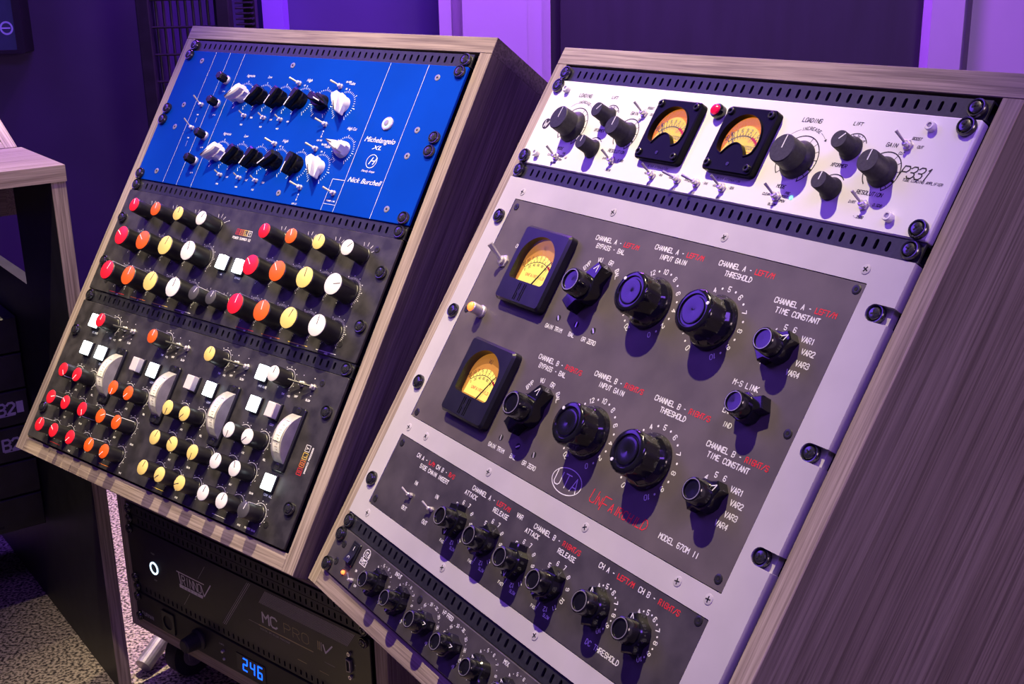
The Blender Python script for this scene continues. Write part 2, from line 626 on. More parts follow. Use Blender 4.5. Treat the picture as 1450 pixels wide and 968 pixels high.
def m_cross_small():
    b = MB()
    b.box(-2.2, 2.2, -.45, .45, .3, .85)
    b.box(-.45, .45, -2.2, 2.2, .3, .85)
    return b


def frame_screw(parent, at):
    s = obj('panel_screw', cached('frame_screw', 'grey_paint', lambda: MB().lathe([(3.9, 0), (3.7, .4), (2.4, .7), (.01, .75)], 16, caps=False)), 'grey_paint', parent, at, random.uniform(0, 90))
    obj('cross_recess', cached('cross_small', 'hollow_black', m_cross_small), 'hollow_black', s)
    return s


def toggle(parent, at, lever=(-7, 6, 11), r=1.5, nut=4.2, m='chrome', nutm='chrome', base=2.6, name='toggle_switch'):
    key = 'tog%s%s%s' % (nut, base, r)
    s = obj(name, cached(key, nutm, lambda: MB().lathe([(nut, 0), (nut, 1.6), (nut * .9, 1.9)], 6).lathe([(base, 1.5), (base, 4.6), (base * .7, 5.2)], 14)), nutm, parent, at, 15)
    k2 = 'lev%s%s' % (lever, r)
    obj('lever', cached(k2, m, lambda: MB().tube((0, 0, 4), lever, r * .72, r, 8).lathe([(r * .98, -r * .4), (r * .7, r * .4), (.01, r * .55)], 8, caps=False) if False else MB().tube((0, 0, 4), lever, r * .7, r, 8)), m, s, (0, 0, 0), -15)
    return s


# ------------------------------------------------------------------ vent panels
def m_vent():
    b = MB()
    hw, hh = 241.0, 7.15
    n, pitch = 43, 10.14
    x0 = -213.0
    zt, zb = 2.2, .4
    first, last = x0 - pitch / 2, x0 + pitch * (n - .5)
    b.box(-hw, first, -hh, hh, zb, zt)
    b.box(last, hw, -hh, hh, zb, zt)
    sl = []
    for k in range(5):
        sl.append((1.5 * math.cos(R(180 * k / 4)), 2.4 + 1.5 * math.sin(R(180 * k / 4))))
    for k in range(5):
        sl.append((-1.5 * math.cos(R(180 * k / 4)), -2.4 - 1.5 * math.sin(R(180 * k / 4))))
    for i in range(n):
        cx = x0 + pitch * i
        w = pitch / 2
        out = [(w, -hh), (w, hh), (-w, hh), (-w, -hh)]
        b.prism([(cx + x, y) for x, y in out], zb, zt, holes=[[(cx + x, y) for x, y in sl[::-1]]])
    b.box(-hw, hw, hh - 1.2, hh, -9, zb)       # folded upper flange
    b.box(-hw, hw, -hh, -hh + 1.2, -9, zb)
    return b


def vent(F, y, label):
    t = thing('vent_panel', sub(F, y), label, 'vent panel', 'slotted vent panels')
    obj('slotted_plate', cached('slotted_plate', 'vent_black', m_vent), 'vent_black', t)
    for x in (-232.5, 232.5):
        rack_screw(t, (x, 0, 2.2))
    return t


# ------------------------------------------------------------------ wooden cabinets
def board(name, parent, x0, x1, y0, y1, z0, z1, m):
    if not m.startswith('oak'):
        return MB().box(x0, x1, y0, y1, z0, z1, .6).build(name, m, parent)
    b = MB().box(x0, x1, y0, y1, z0, z1 - 1.2).build(name, 'grey_' + m, parent)
    MB().box(x0, x1, y0, y1, z1 - 1.2, z1, .5).build('edge_band', m, b)['label'] = 'pale oak front edge'
    return b


def cabinet(F, D, H, label, name='rack_cabinet', inner='hollow_black'):
    t = thing(name, F @ Matrix.Translation((0, 0, -(H + 19) / 1000)), label, 'rack cabinet', 'tilted wooden rack cabinets')
    e = H + 19
    board('top_board', t, -260.5, 260.5, e + 3.5, e + 21.5, -D, 0, 'oak_x')
    board('bottom_board', t, -244.3, 244.3, 0, 17.5, -D, 0, 'oak_x')
    for s in (-1, 1):
        a, b = sorted((s * 244.5, s * 260.5))
        board('side_board', t, a, b, 0, e + 3.3, -D, 0, 'oak_z')
        a, b = sorted((s * 222, s * 244))
        board('rack_rail', t, a, b, 18, e + 3, -14, -9.2, inner)
    board('back_panel', t, -244, 244, 18, e + 3, -D + 4, -D + 12, inner)
    return t


cabinet(FL, 225, 533.4, 'tilted oak rack cabinet holding the blue equalizer')
cabinet(FR, 420, 533.4, 'tilted oak rack cabinet holding the white amplifier with amber meters')

vent(FL, V3 / 2, 'black slotted vent panel above the blue equalizer')
vent(FL, 4 * U + 1.5 * V3, 'black slotted vent panel right below the blue equalizer')
vent(FL, 7 * U + 2.5 * V3, 'black slotted vent panel between the two panels of coloured knobs')
vent(FR, V3 / 2, 'black slotted vent panel above the white amplifier')
vent(FR, 2 * U + 1.5 * V3, 'black slotted vent panel right below the white amplifier')
vent(FR, 10 * U + 2.5 * V3, 'black slotted vent panel right below the grey framed compressor')


# ------------------------------------------------------------------ units
class Unit:
    def __init__(s, name, F, y0, y1, label, cat):
        s.y0, s.y1 = y0, y1
        s.yc = (y0 + y1) / 2
        s.t = thing(name, sub(F, s.yc), label, cat)
        s.ink = {}
        s.h = PH

    def at(s, X, Y, h=None):
        return (X, s.yc - Y, s.h if h is None else h)

    def v(s, Y):
        return s.yc - Y

    def panel(s, m, thick=3., holes=(), c=.5, r=1.5, hw=240.8, name='front_panel'):
        hh = (s.y1 - s.y0) / 2 - .35
        return MB().prism(rrect(-hw, hw, -hh, hh, r), s.h - thick, s.h, holes, c).build(name, m, s.t)

    def pen(s, m='ink_white'):
        if m not in s.ink:
            s.ink[m] = MB()
        return s.ink[m]

    @property
    def z(s):
        return s.h + .12

    def text(s, t, X, Y, h, w, m='ink_white', **k):
        s.pen(m).text(t, X, s.v(Y), h, w, s.z, **k)

    def line(s, pts, w, m='ink_white'):
        s.pen(m).path([(x, s.v(y)) for x, y in pts], w, s.z)

    def script(s, body, X, Y, size, shear=.35, m='ink_white', width=None):
        me = script_text(body, size, shear, 'script')
        if width:
            xs = [v.co.x for v in me.vertices]
            k = width / 1000 / (max(xs) - min(xs))
            for v in me.vertices:
                v.co.x *= k
        return obj('printed_script', me, m, s.t, (X, s.v(Y), s.z))

    def screws(s, pts, h=None):
        for X, Y in pts:
            rack_screw(s.t, s.at(X, Y, s.h if h is None else h))

    def done(s, name='printed_lettering'):
        allb, mi = MB(), []
        for i, (m, b) in enumerate(s.ink.items()):
            allb.add(b.v, b.f)
            mi += [i] * len(b.f)
        if not allb.v:
            return
        me = bpy.data.meshes.new(name)
        me.from_pydata([(x / 1000, -z / 1000, y / 1000) for x, y, z in allb.v], [], allb.f)
        for m in s.ink:
            me.materials.append(MATS[m])
        me.polygons.foreach_set('material_index', mi)
        obj(name, me, None, s.t)
        s.ink = {}


Y1 = V3
# ---- blue stereo equalizer
blue = Unit('equalizer', FL, V3, V3 + 4 * U, 'royal blue four-unit stereo equalizer with white script lettering', 'equalizer')
blue.panel('blue_paint')


def m_chicken_body():
    b = MB()
    b.lathe([(9.6, 0), (9.4, 2.5), (8.4, 6.5), (7.6, 8.2)], 20)
    o = [(-5.4, -9.5), (5.4, -9.5), (7.4, -5.5), (7.6, 0), (5.4, 6.5), (2.2, 12.5), (.7, 15.2), (-.7, 15.2), (-2.2, 12.5), (-5.4, 6.5), (-7.6, 0), (-7.4, -5.5)]
    b.prism(o, 3.0, 9.0, c=.6)
    o2 = [(-3.6, -9.6), (3.6, -9.6), (4.8, -6), (4.4, 1), (2.6, 8), (.55, 15.4), (-.55, 15.4), (-2.6, 8), (-4.4, 1), (-4.8, -6)]
    b.prism(o2, 8.0, 17.0, c=1.6)
    return b


def m_chicken_line():
    return MB().box(-.55, .55, 3, 14.6, 16.6, 17.25)


KX = [-97.5 + 35.45 * i for i in range(6)]
angs = [[-132, -150, -158, -158, 108, 150], [-132, -152, -156, -135, -172, 150]]
for r, yk in enumerate((69.8, 146.0)):
    for i, x in enumerate(KX):
        white = i in (0, 5)
        m = 'white_plastic' if white else 'gloss_black'
        k = obj('pointer_knob', cached('pointer_knob', m, m_chicken_body), m, blue.t, blue.at(x, yk), angs[r][i])
        if white: k['label'] = 'white pointer knob'
        obj('pointer_or_glint_line', cached('pointer_or_glint_line', 'ink_black' if white else 'ink_white', m_chicken_line), 'ink_white', k)  # on black knobs this white line paints in the highlight along the ridge
        blue.pen().ticks(x, blue.v(yk), 15.2, 17.2, -150, 150, 31, .45, blue.z, 5, 19.2)
        for a in range(-150, 151, 50):
            blue.pen().dot(x + 19.2 * math.sin(R(a)), blue.v(yk) + 19.2 * math.cos(R(a)), .62, blue.z, 8)
    yy = yk - 26.4
    blue.script('Aggressive', KX[0], yy, 5.2, width=15)
    blue.script('Low', KX[1], yy, 5.2, width=7.5)
    blue.script('High', KX[3], yy, 5.2, width=9.5)
    blue.script('Tube', KX[5], yy, 5.2, width=9.5)
    for x in (-78.3, -42.5, -12.3):
        toggle(blue.t, blue.at(x, yk + 25.3), (-3.5, 2.5, 9), .95, 2.6, base=1.8)
        for dx, dy, t in ((12, 1.0, 'OUT'), (-1, 11, 'MID'), (-7, 0, 'IN')):
            blue.text(t, x + dx, yk + 25.3 + dy, 1.7, .42, align='c')
    for x, y in ((64.0, 25.0), (-5.5, -21.0), (64.4, -21.5)):
        toggle(blue.t, blue.at(x, yk + y), (-8.5, 2.0, 10.5), 1.3, 3.3, base=2.3)
    blue.text('ON.OFF', 70, yk - 28, 1.7, .42)
    blue.text('LF', 3, yk - 19.5, 1.7, .42)
    blue.text('IN', 73, yk - 19.5, 1.7, .42)
    for k_ in range(3):
        blue.text('MID'[k_], 64.5, yk + 33 + 3.1 * k_, 2.0, .45, align='c')
    blue.text('LOW CUT', 64, yk + 44, 1.5, .36, align='c')
k = obj('pointer_knob', cached('pointer_knob', 'white_plastic', m_chicken_body), 'white_plastic', blue.t, blue.at(107, 121.5), -75)
obj('pointer_or_glint_line', cached('pointer_or_glint_line', 'ink_black', m_chicken_line), 'ink_black', k)
blue.pen().ticks(107, blue.v(121.5), 14.2, 16, -150, 150, 31, .45, blue.z, 5, 17.8)
blue.script('High Cut', 107.5, 96.2, 5.0, width=15)
toggle(blue.t, blue.at(118.7, 171.4), (-8.5, 2.0, 10.5), 1.3, 3.3, base=2.3)


def m_hexcap():
    return MB().lathe([(5.2, 3.2), (5.5, 4.2), (5.5, 13.6), (4.6, 14.8), (.01, 15.0)], 6, caps=False)


for x, y in ((-139, 52), (-139, 83.5), (-137, 126.3), (-136.5, 159.5)):
    n = obj('hex_knob', cached('hex_nut', 'chrome', lambda: MB().lathe([(5.6, 0), (5.6, 2.4), (4.6, 3.4)], 16)), 'chrome', blue.t, blue.at(x, y), 8)
    obj('black_cap', cached('hex_cap', 'gloss_black', m_hexcap), 'gloss_black', n)
    blue.text('LF-R', x + 2, y + 14.5, 1.5, .36, align='c')
for x, y in ((-167.4, 87), (-167, 118)):
    toggle(blue.t, blue.at(x, y), (-5.5, 6.5, 13), 1.0, 3.0, base=2.2)
    blue.text('PWR', x - 1, y + 13, 1.5, .36, align='c')
    blue.line([(x, y + 17), (x, y + 24)], .3)
for x in (-182, -154, -125.4, 127.6, 184.8):
    blue.line([(x, V3 + .6), (x, V3 + 4 * U - .6)], .42)
blue.line([(128, 155.3), (108.3, 155.3), (108.3, V3 + 4 * U - .6)], .42)
blue.line([(108.6, 184), (127.4, 184)], .42)
blue.text('STEREO LINK', 118, 180.2, 1.5, .36, align='c')
for x, y in ((-204, 28.5), (-30.3, 26.5), (-204, 89), (-203.5, 119), (-203, 179), (32.1, 181), (203.4, 29.5), (203.5, 89.8), (203.4, 119.2), (203.6, 179)):
    small_screw(blue.t, blue.at(x, y))
e = .158 * U
blue.screws([(s * 232.5, y) for s in (-1, 1) for y in (V3 + e, 96.5, 111.8, V3 + 4 * U - e)])
lb = MB().prism(circle(0, 0, 7.6, 24), 0, 2.2, c=.8).build('power_button', 'chrome', blue.t, blue.at(158.3, 86.3))
MB().prism(circle(0, 0, 5.6, 24), 2.0, 2.7, [circle(0, 0, 3.8, 20)[::-1]]).build('light_ring', 'led_cyan', lb)
MB().lathe([(3.7, 2), (3.7, 2.6), (3.0, 2.9)], 18).build('button_cap', 'steel', lb)
blue.script('Michelangelo', 155.7, 105.8, 8.6, width=46)
blue.script('XL', 155.6, 114.4, 6.6, width=14)
blue.pen().arc(155.6, blue.v(129.9), 7.6, 0, 360, .6, blue.z, 28)
blue.script('H', 155.6, 129.9, 12, .45, width=11)
blue.script('Handy Amps', 155.9, 141.4, 3.8, width=20)
blue.script('Nick Burchell', 156.2, 153.3, 8.2, width=51)
blue.done()


# ---- coloured-knob units
def m_stem(r, L):
    return lambda: MB().lathe([(r * 1.06, 0), (r * 1.06, 1.2), (r * 1.0, 1.6), (r * .985, L - .8), (r * .93, L)], 32, lobes=16, amp=.012, lz=(1.5, L - .9))


def m_cap(r, L):
    return lambda: MB().lathe([(r * .93, L - .2), (r * .94, L + .5), (r * .88, L + .9)], 28)


def m_mark(r, L):
    return lambda: MB().box(-.42, .42, r * .08, r * .86, L + .7, L + 1.05).box(-.42, .42, r * .93, r * 1.02, 2, L - .4)


def colour_knob(u, x, y, r, L, colour, ang):
    k = obj('knob', cached('stem%.1f_%.1f' % (r, L), 'black_plastic', m_stem(r, L)), 'black_plastic', u.t, u.at(x, y), ang)
    c = obj('cap', cached('cap%.1f_%.1f' % (r, L), 'cap_' + colour, m_cap(r, L)), 'cap_' + colour, k)
    c['label'] = colour + ' cap'
    mk = 'ink_white' if colour in ('red', 'orange', 'grey') else 'ink_black'
    obj('pointer_or_glint_line', cached('mark%.1f_%.1f' % (r, L), mk, m_mark(r, L)), mk, k)
    return k


def m_key(h):
    return lambda: MB().prism(rrect(-6.2, 6.2, -8.2, 8.2, 1), 0, h, c=.8)


def key(u, x, y, lit):
    b = obj('push_button', cached('key_body', 'satin_black', lambda: MB().prism(rrect(-7.2, 7.2, -9.2, 9.2, 1), 0, 3.2, c=.6)), 'satin_black', u.t, u.at(x, y))
    m = 'key_lit' if lit else 'key_unlit'
    c = obj('button_cap', cached('key_cap', m, lambda: MB().prism(rrect(-6.0, 6.0, -8.0, 8.0, .8), 2.8, 8.5 if lit else 10.5, c=.8)), m, b)
    c['label'] = 'white lit cap' if lit else 'unlit pale cap'
    return b


COLS = ('red', 'orange', 'yellow', 'white')
INK4 = ('ink_red', 'ink_orange', 'ink_yellow', 'ink_white')


def goly_logo(u, X, Y, s, vertical=False):
    """four small coloured squares with a letter each"""
    for i, ch in enumerate('GOLY'):
        m = ('ink_red', 'ink_orange', 'ink_yellow', 'ink_white')[i]
        if vertical:
            cx, cy = X, Y - s * 1.25 * i
        else:
            cx, cy = X + s * 1.12 * i, Y
        q = s * .5
        u.line([(cx - q, cy - q), (cx + q, cy - q), (cx + q, cy + q), (cx - q, cy + q), (cx - q, cy - q)], .5, m)
        u.text(ch, cx, cy, s * .56, .55, m, align='c', ang=-90 if vertical else 0)


Y2 = 4 * U + 2 * V3
summ = Unit('equalizer', FL, Y2, Y2 + 3 * U, 'black three-unit panel with twenty-four tall coloured knobs in three rows', 'equalizer')
summ.panel('black_anodized')
KX2 = [-181.8, -137.6, -92.7, -48.6, 64.1, 108.4, 152.2, 195.8]
A1 = [-15, -10, 2, 25, -17, -14, 6, 45]
A2 = [-60, -55, 10, -10, -50, -42, -4, 78]
A3 = [16, 2, 16, 2, 2, -8, 16, -4]
for i, x in enumerate(KX2):
    c = COLS[i % 4]
    summ.pen().ticks(x, summ.v(232.4), 11.5, 15.5, -45, 60, 5, .5, summ.z)
    summ.line([(x + 12, 232.4 - 7), (x + 16.5, 232.4 - 9)], .5)
    summ.pen().dot(x + 17.5, summ.v(223), .7, summ.z)
    colour_knob(summ, x, 232.4, 9.0, 24, c, A1[i])
    for yk in (272.2, 316.8):
        summ.pen().ticks(x, summ.v(yk), 14.2, 16.4, -140, 140, 41, .38, summ.z)
        for a in range(-140, 141, 28):
            summ.pen().dot(x + 18 * math.sin(R(a)), summ.v(yk) + 18 * math.cos(R(a)), .62, summ.z, 8)
    colour_knob(summ, x, 272.2, 12.2, 24, c, A2[i])
    colour_knob(summ, x, 316.8, 12.2, 24, c, A3[i])
    summ.line([(x - 15, 337.2), (x + 15, 337.2)], .55, INK4[i % 4])
    summ.text(('LOW', 'LM', 'HM', 'HIGH')[i % 4], x + 1, 340.6 - 1.6, 1.5, .4, align='c')
for x, a in ((-16.1, 25), (15.0, 15)):
    colour_knob(summ, x, 316.2, 8.8, 19, 'grey', a)
    summ.pen().ticks(x, summ.v(316.2), 11, 13, -140, 140, 11, .4, summ.z)
key(summ, -8.5, 272.5, True)
key(summ, 21.7, 273.0, True)
summ.text('IN', -9, 285.4, 2.0, .5, align='c')
summ.text('BYPASS', 21, 285.4, 2.0, .5, align='c')
goly_logo(summ, -8.5, 233.4, 6.2)
summ.text('POWER SUMMER G2', 1.5, 240.7, 2.6, .55, align='c')
for x, y in ((212, 222.7), (211.5, 325.9), (-212, 222.7), (-212, 325.9)):
    small_screw(summ.t, summ.at(x, y), 'black_plastic')
summ.screws([(s * 230.5, y) for s in (-1, 1) for y in (245.4, 303.4)])
summ.done()

Y3 = 7 * U + 3 * V3
dyn = Unit('compressor', FL, Y3, Y3 + 4 * U, 'black four-unit panel with lit white buttons and curved edge meters', 'compressor')
dyn.panel('black_anodized')
GX = [-160, -54.6, 50.7, 157]


def arcscale(u, x, y, r, a0=-140, a1=140, n=11):
    u.pen().arc(x, u.v(y), r, a0, a1, .45, u.z, 18)
    for k_ in range(n):
        a = R(a0 + (a1 - a0) * k_ / (n - 1))
        u.pen().dot(x + (r + 2.2) * math.sin(a), u.v(y) + (r + 2.2) * math.cos(a), .55, u.z, 8)


ANG = {'A': [(-222, -150), (178, -140), (178, -140), (178, -140)],
       'B': [(70, -55, 150), (62, 40), (15, -60, 178), (12, -22)],
       'C': [(8, -60, -140), (20, -140), (12, -140, -115), (8, 8)]}
for g, gx in enumerate(GX):
    c = COLS[g]
    ty = 376 - g * .3
    arcscale(dyn, gx, ty, 11.2)
    colour_knob(dyn, gx, ty, 8.8, 20, c, 5)
    for dx in (24.6, 41.6):
        s_ = toggle(dyn.t, dyn.at(gx + dx, ty), (-12, -.5, 10), 1.5, 3.3, 'black_plastic', 'chrome', 2.4)
        dyn.pen().dot(gx + dx - 3, dyn.v(ty - 9), .6, dyn.z)
        dyn.pen().dot(gx + dx, dyn.v(ty + 9), .6, dyn.z)
    dyn.text('HPF', gx + 22, ty + 14, 2.0, .5, align='c')
    dyn.text('SLOW', gx + 40, ty + 14, 2.0, .5, align='c')
    dyn.text('THR', gx + 2, ty + 15.5, 1.8, .45, align='c')
    dyn.text('+10', gx + 11, ty + 16, 1.8, .45, align='c')
    # edge meter
    mx, my = gx + 37, 431.7
    b = MB().prism(rrect(-9.5, 9.5, -33.5, 33.5, 3), 0, 3.5, c=.6).build('edge_meter', 'satin_black', dyn.t, dyn.at(mx, my))
    hs = MB()
    pr = [(-25.5, 3)] + [(25.5 * math.sin(R(a)) / math.sin(R(62)), 3 + 14.5 * (math.cos(R(a)) - math.cos(R(62))) / (1 - math.cos(R(62)))) for a in range(-62, 63, 8)] + [(25.5, 3)]
    n_ = len(pr)
    vv = [(x_, y_, z_) for x_ in (-7.2, 7.2) for y_, z_ in pr]
    hs.add(vv, [tuple(range(n_)), tuple(range(2 * n_ - 1, n_ - 1, -1))] + [(i_, n_ + i_, n_ + (i_ + 1) % n_, (i_ + 1) % n_) for i_ in range(n_)])
    h_ = hs.build('clear_housing', 'meter_frosted', b)
    fs = MB()
    arc_ = [(24 * math.sin(R(a)) / math.sin(R(60)), 3 + 15.2 * (math.cos(R(a)) - math.cos(R(60))) / (1 - math.cos(R(60)))) for a in range(-54, 55, 6)]
    fs.add([(x_, y_, z_ + .25) for y_, z_ in arc_ for x_ in (-4.2, 6.0)], [(2 * i_, 2 * i_ + 1, 2 * i_ + 3, 2 * i_ + 2) for i_ in range(len(arc_) - 1)])
    fs.build('lit_scale', 'meter_cream', b)
    ms = MB()
    for i_, (y_, z_) in enumerate(arc_[1:-1]):
        ms.box(1.0 if i_ % 2 else -1.0, 3.0, y_ - .2, y_ + .2, z_, z_ + .5)
    ms.box(-4, 5.8, -6.4, -5.7, 15.5, 18.4)
    ms.build('scale_marks', 'ink_black', b)
    for sy in (-1, 1):
        small_screw(b, (0, sy * 29.5, 3.5), 'black_plastic')
    if g in (0, 3):
        key(dyn, gx - 33.5, ty + 1.6, True)
        dyn.text('MIX MUTE' if g == 3 else 'SC MUTE', gx - 31, ty + 15, 2.0, .5, align='c')
    l0, l1 = ((True, True), (False, True), (False, True), (True, False))[g]
    key(dyn, gx - 28.3 if g != 1 else gx - 26.5, 411.5 - .5 * g, l0)
    key(dyn, gx + 3.2, 411.5 - .5 * g, l1)
    dyn.text('COMP', gx + 3.5, 411.5 + 12.5, 2.0, .5, align='c')
    rows = {'A': [-31.8, -1.6], 'B': [-33.2, -1.8, 34.2] if g in (0, 2) else [-33.2, -1.8], 'C': [-33.2, -2.2, 33.4] if g in (0, 2) else [-33.0, -2.4]}
    for key_, yk in (('A', 444.6 - g * .4), ('B', 479.2 - g * .6), ('C', 513.6 - g * .7)):
        for j, dx in enumerate(rows[key_]):
            arcscale(dyn, gx + dx, yk, 11.2)
            colour_knob(dyn, gx + dx, yk, 8.8, 20, c, ANG[key_][g][j])
    dyn.line([(gx - 32, 528.6), (gx - 10, 528.6)], .5, INK4[g])
    for x_, y_, t_ in ((gx - 22, 462, 'ATK'), (gx + 12, 461, 'REL'), (gx - 22, 496.5, 'RAT'), (gx + 12, 496.5, 'GAIN'), (gx + 12, 530, 'MIX')):
        dyn.text(t_, x_, y_ - g * .5, 1.8, .45, align='c')
colour_knob(dyn, 189.5, 511.1, 8.8, 20, 'grey', 12)
arcscale(dyn, 189.5, 511.1, 11.2)
dyn.text('MASTER GAIN', 186, 528, 1.8, .45, align='c')
key(dyn, 192.1, 478.4, True)
dyn.text('COMP ALL', 193, 491, 2.0, .5, align='c')
goly_logo(dyn, 222.3, 458, 6.4, True)
dyn.text('DYNAMICS PROCESSOR', 229.5, 445, 1.8, .5, align='c', ang=-90)
for x, y in ((-212.7, 370), (207.8, 368.5), (206, 517.7)):
    small_screw(dyn.t, dyn.at(x, y), 'black_plastic')
dyn.screws([(s * 229.5, y) for s in (-1, 1) for y in (394.4, 494.6)])
dyn.done()

# ---- white tube amplifier
amp = Unit('tube_amplifier', FR, V3, V3 + 2 * U, 'white two-unit tube amplifier with two amber meters and black knobs', 'amplifier')
amp.panel('white_paint', 8., c=1.0)


def m_skirted(r, L):
    k = r / 9.0
    return lambda: MB().lathe([(r * 1.32, 0), (r * 1.32, 1.6), (r * 1.12, 5.0 * min(1, k)), (r * 1.02, 6.2 * min(1, k)), (r * .99, L - .7), (r * .93, L)], 40, lobes=20, amp=.012, lz=(6.0 * min(1, k), L - .8))


def skirted(u, x, y, r, L, ang):
    k = obj('skirted_knob', cached('skirted%.1f' % r, 'matte_black', m_skirted(r, L)), 'matte_black', u.t, u.at(x, y), ang)
    obj('pointer_or_glint_line', cached('skl%.1f' % r, 'ink_white', lambda: MB().box(-.4, .4, 0, r * .9, L, L + .25)), 'ink_white', k)
    return k


for side, ox in ((0, -284.0), (1, 0.0)):
    for x, y, r, L, a in ((103, 61, 11.6, 20, 2), (147, 47, 7.0, 16, 42), (182.5, 61, 8.8, 19, 2), (146, 79, 6.8, 16, 3)):
        skirted(amp, x + ox, y, r, L, a)
    P_ = amp.pen('ink_black')
    z = amp.z
    cx, cy = 102 + ox, amp.v(60.5)
    P_.arc(cx, cy, 19.2, -132, 152, .85, z, 34)
    P_.line((cx + 19.2 * math.sin(R(152)), cy + 19.2 * math.cos(R(152))), (cx + 15.4 * math.sin(R(146)), cy + 15.4 * math.cos(R(146))), .8, z)
    P_.ticks(cx, cy, 15.2, 19.2, 20, 132, 6, .5, z)
    P_.ticks(cx, cy, 14.8, 19.2, -132, -106, 2, .6, z)
    P_.line((cx + 15.5 * math.sin(R(112)), cy + 15.5 * math.cos(R(112))), (cx + 18.5 * math.sin(R(112)), cy + 18.5 * math.cos(R(112))), 2.0, z)
    cx, cy = 181.6 + ox, amp.v(60.5)
    P_.arc(cx, cy, 15.0, -135, 155, .85, z, 30)
    P_.ticks(cx, cy, 11.6, 15, 30, 140, 5, .5, z)
    P_.line((cx + 12 * math.sin(R(155)), cy + 12 * math.cos(R(155))), (cx + 15 * math.sin(R(155)), cy + 15 * math.cos(R(155))), .8, z)
    P_.line((cx + 11.8 * math.sin(R(115)), cy + 11.8 * math.cos(R(115))), (cx + 14.2 * math.sin(R(115)), cy + 14.2 * math.cos(R(115))), 1.7, z)
    P_.arc(147 + ox, amp.v(47), 12.2, -30, 62, .75, z, 12)
    P_.ticks(147 + ox, amp.v(47), 10.6, 12.2, -20, 50, 4, .4, z)
    P_.arc(145 + ox, amp.v(79), 11.6, -30, 45, .75, z, 10)
    amp.text('LOADING', 99.5 + ox, 28.6, 3.4, .55, 'ink_black', align='c', slant=.18)
    for i, ch in enumerate('INCREASE'):
        a = -17 + i * 5.6
        P_.text(ch, 102 + ox + 25.4 * math.sin(R(a)), amp.v(60.5) + 25.4 * math.cos(R(a)), 2.5, .45, z, align='c', ang=a, slant=.15)
    P_.arc(102 + ox, amp.v(60.5), 25.4, -42, -21, .25, z, 6)
    P_.arc(102 + ox, amp.v(60.5), 25.4, 27, 46, .3, z, 6)
    P_.add([(102 + ox + 25.4 * math.sin(R(50)), amp.v(60.5) + 25.4 * math.cos(R(50)), z), (102 + ox + 26.8 * math.sin(R(45)), amp.v(60.5) + 26.8 * math.cos(R(45)), z), (102 + ox + 24.0 * math.sin(R(45)), amp.v(60.5) + 24.0 * math.cos(R(45)), z)], [(0, 2, 1)])
    for t_, x, y, h in (('LIFT', 143, 27.4, 2.6), ('XFORMER', 143, 60.4, 2.6), ('RESOLUTION', 180, 77.4, 2.8), ('MODE', 99.3, 83.2, 2.7), ('CLEAN', 88.4, 91, 1.9), ('PRE', 108.4, 87.6, 1.9), ('POST', 107, 90.6, 1.9), ('OPEN', 106, 94.2, 1.9), ('BLOOM', 98.4, 98.2, 1.9),
                        ('GAIN', 180, 40.2, 3.0), ('BOOST', 198, 33.6, 2.0), ('OUT', 203.5, 39.4, 2.0), ('CUT', 191, 45.4, 2.0), ('DIRT', 169, 85.4, 1.9), ('0.5DB', 191, 85, 1.9), ('-.25DB', 179.5, 95.4, 1.9), ('6', 144.5, 37.5, 1.5), ('12', 148.4, 37.2, 1.5), ('OUT', 153.5, 40.4, 1.6)):
        amp.text(t_, x + ox, y, h, .40 if h < 2.2 else .52, 'ink_black', align='c', slant=.18)
    for x, y in ((193.2, 39.3), (99.6, 91.9), (180.3, 86.6)):
        toggle(amp.t, amp.at(x + ox, y), (-4.5, 4.5, 12.5), 1.25, 4.0, base=2.4)
    g_ = MB().lathe([(1.7, 0), (1.7, .5), (1.0, .9)], 12).build('indicator_lamp', 'led_green' if side else 'key_unlit', amp.t, amp.at(113.6 + ox, 90.5))
for x in (-43.8, -11.9, 11.5, 41.4):
    toggle(amp.t, amp.at(x, 92.8), (-4.5, 4.5, 12.5) if abs(x) > 30 else (-7.5, .8, 12), 1.25, 4.0, base=2.4)
    for dx, dy, t_ in ((-9.5, -1, '-6DB'), (9, -1.5, '-3DB'), (0, 8.2, '0DB')):
        amp.text(t_, x + dx, 92.8 + dy, 1.8, .3, 'ink_black', align='c', slant=.18)
amp.text('P331', 197.5, 58.2, 8.6, 1.0, 'ink_black', slant=.3, adv=.74)
amp.text('TUBE LOADING AMPLIFIER', 201.5, 63.8, 2.0, .34, 'ink_black', slant=.15, adv=.74)
bd = MB().dot(0, 0, 5.6, 0, 28).build('maker_badge', 'ink_black', amp.t, amp.at(-224.5, 61.3, amp.z))
MB().text('W', 0, 0, 6.4, .9, .1, align='c', slant=.25, cw=.9).build('badge_letter', 'ink_white', bd)
for x, y in ((-216.0, 24.8), (-215.6, 92.6), (205.8, 24.6), (205.7, 92.3)):
    s_ = MB().lathe([(3.6, 0), (3.6, 4.2), (3.1, 4.7), (2.0, 4.6), (1.8, 3.6), (.01, 3.5)], 18, caps=False).build('panel_stud', 'white_plastic', amp.t, amp.at(x, y))
    MB().lathe([(1.7, 3.52), (1.7, 3.8)], 6).build('hex_recess', 'steel', s_)
amp.screws([(s * 232.5, y) for s in (-1, 1) for y in (V3 + e, V3 + 2 * U - e)])
pl = MB().lathe([(6.2, 0), (6.2, 5), (5.4, 6.4), (4.8, 6.4)], 24).build('pilot_lamp', 'bakelite', amp.t, amp.at(.5, 31))
MB().lathe([(4.8, 5.8), (4.3, 7.8), (2.6, 9.0), (.01, 9.4)], 20, caps=False).build('red_lens', 'lens_red', pl)


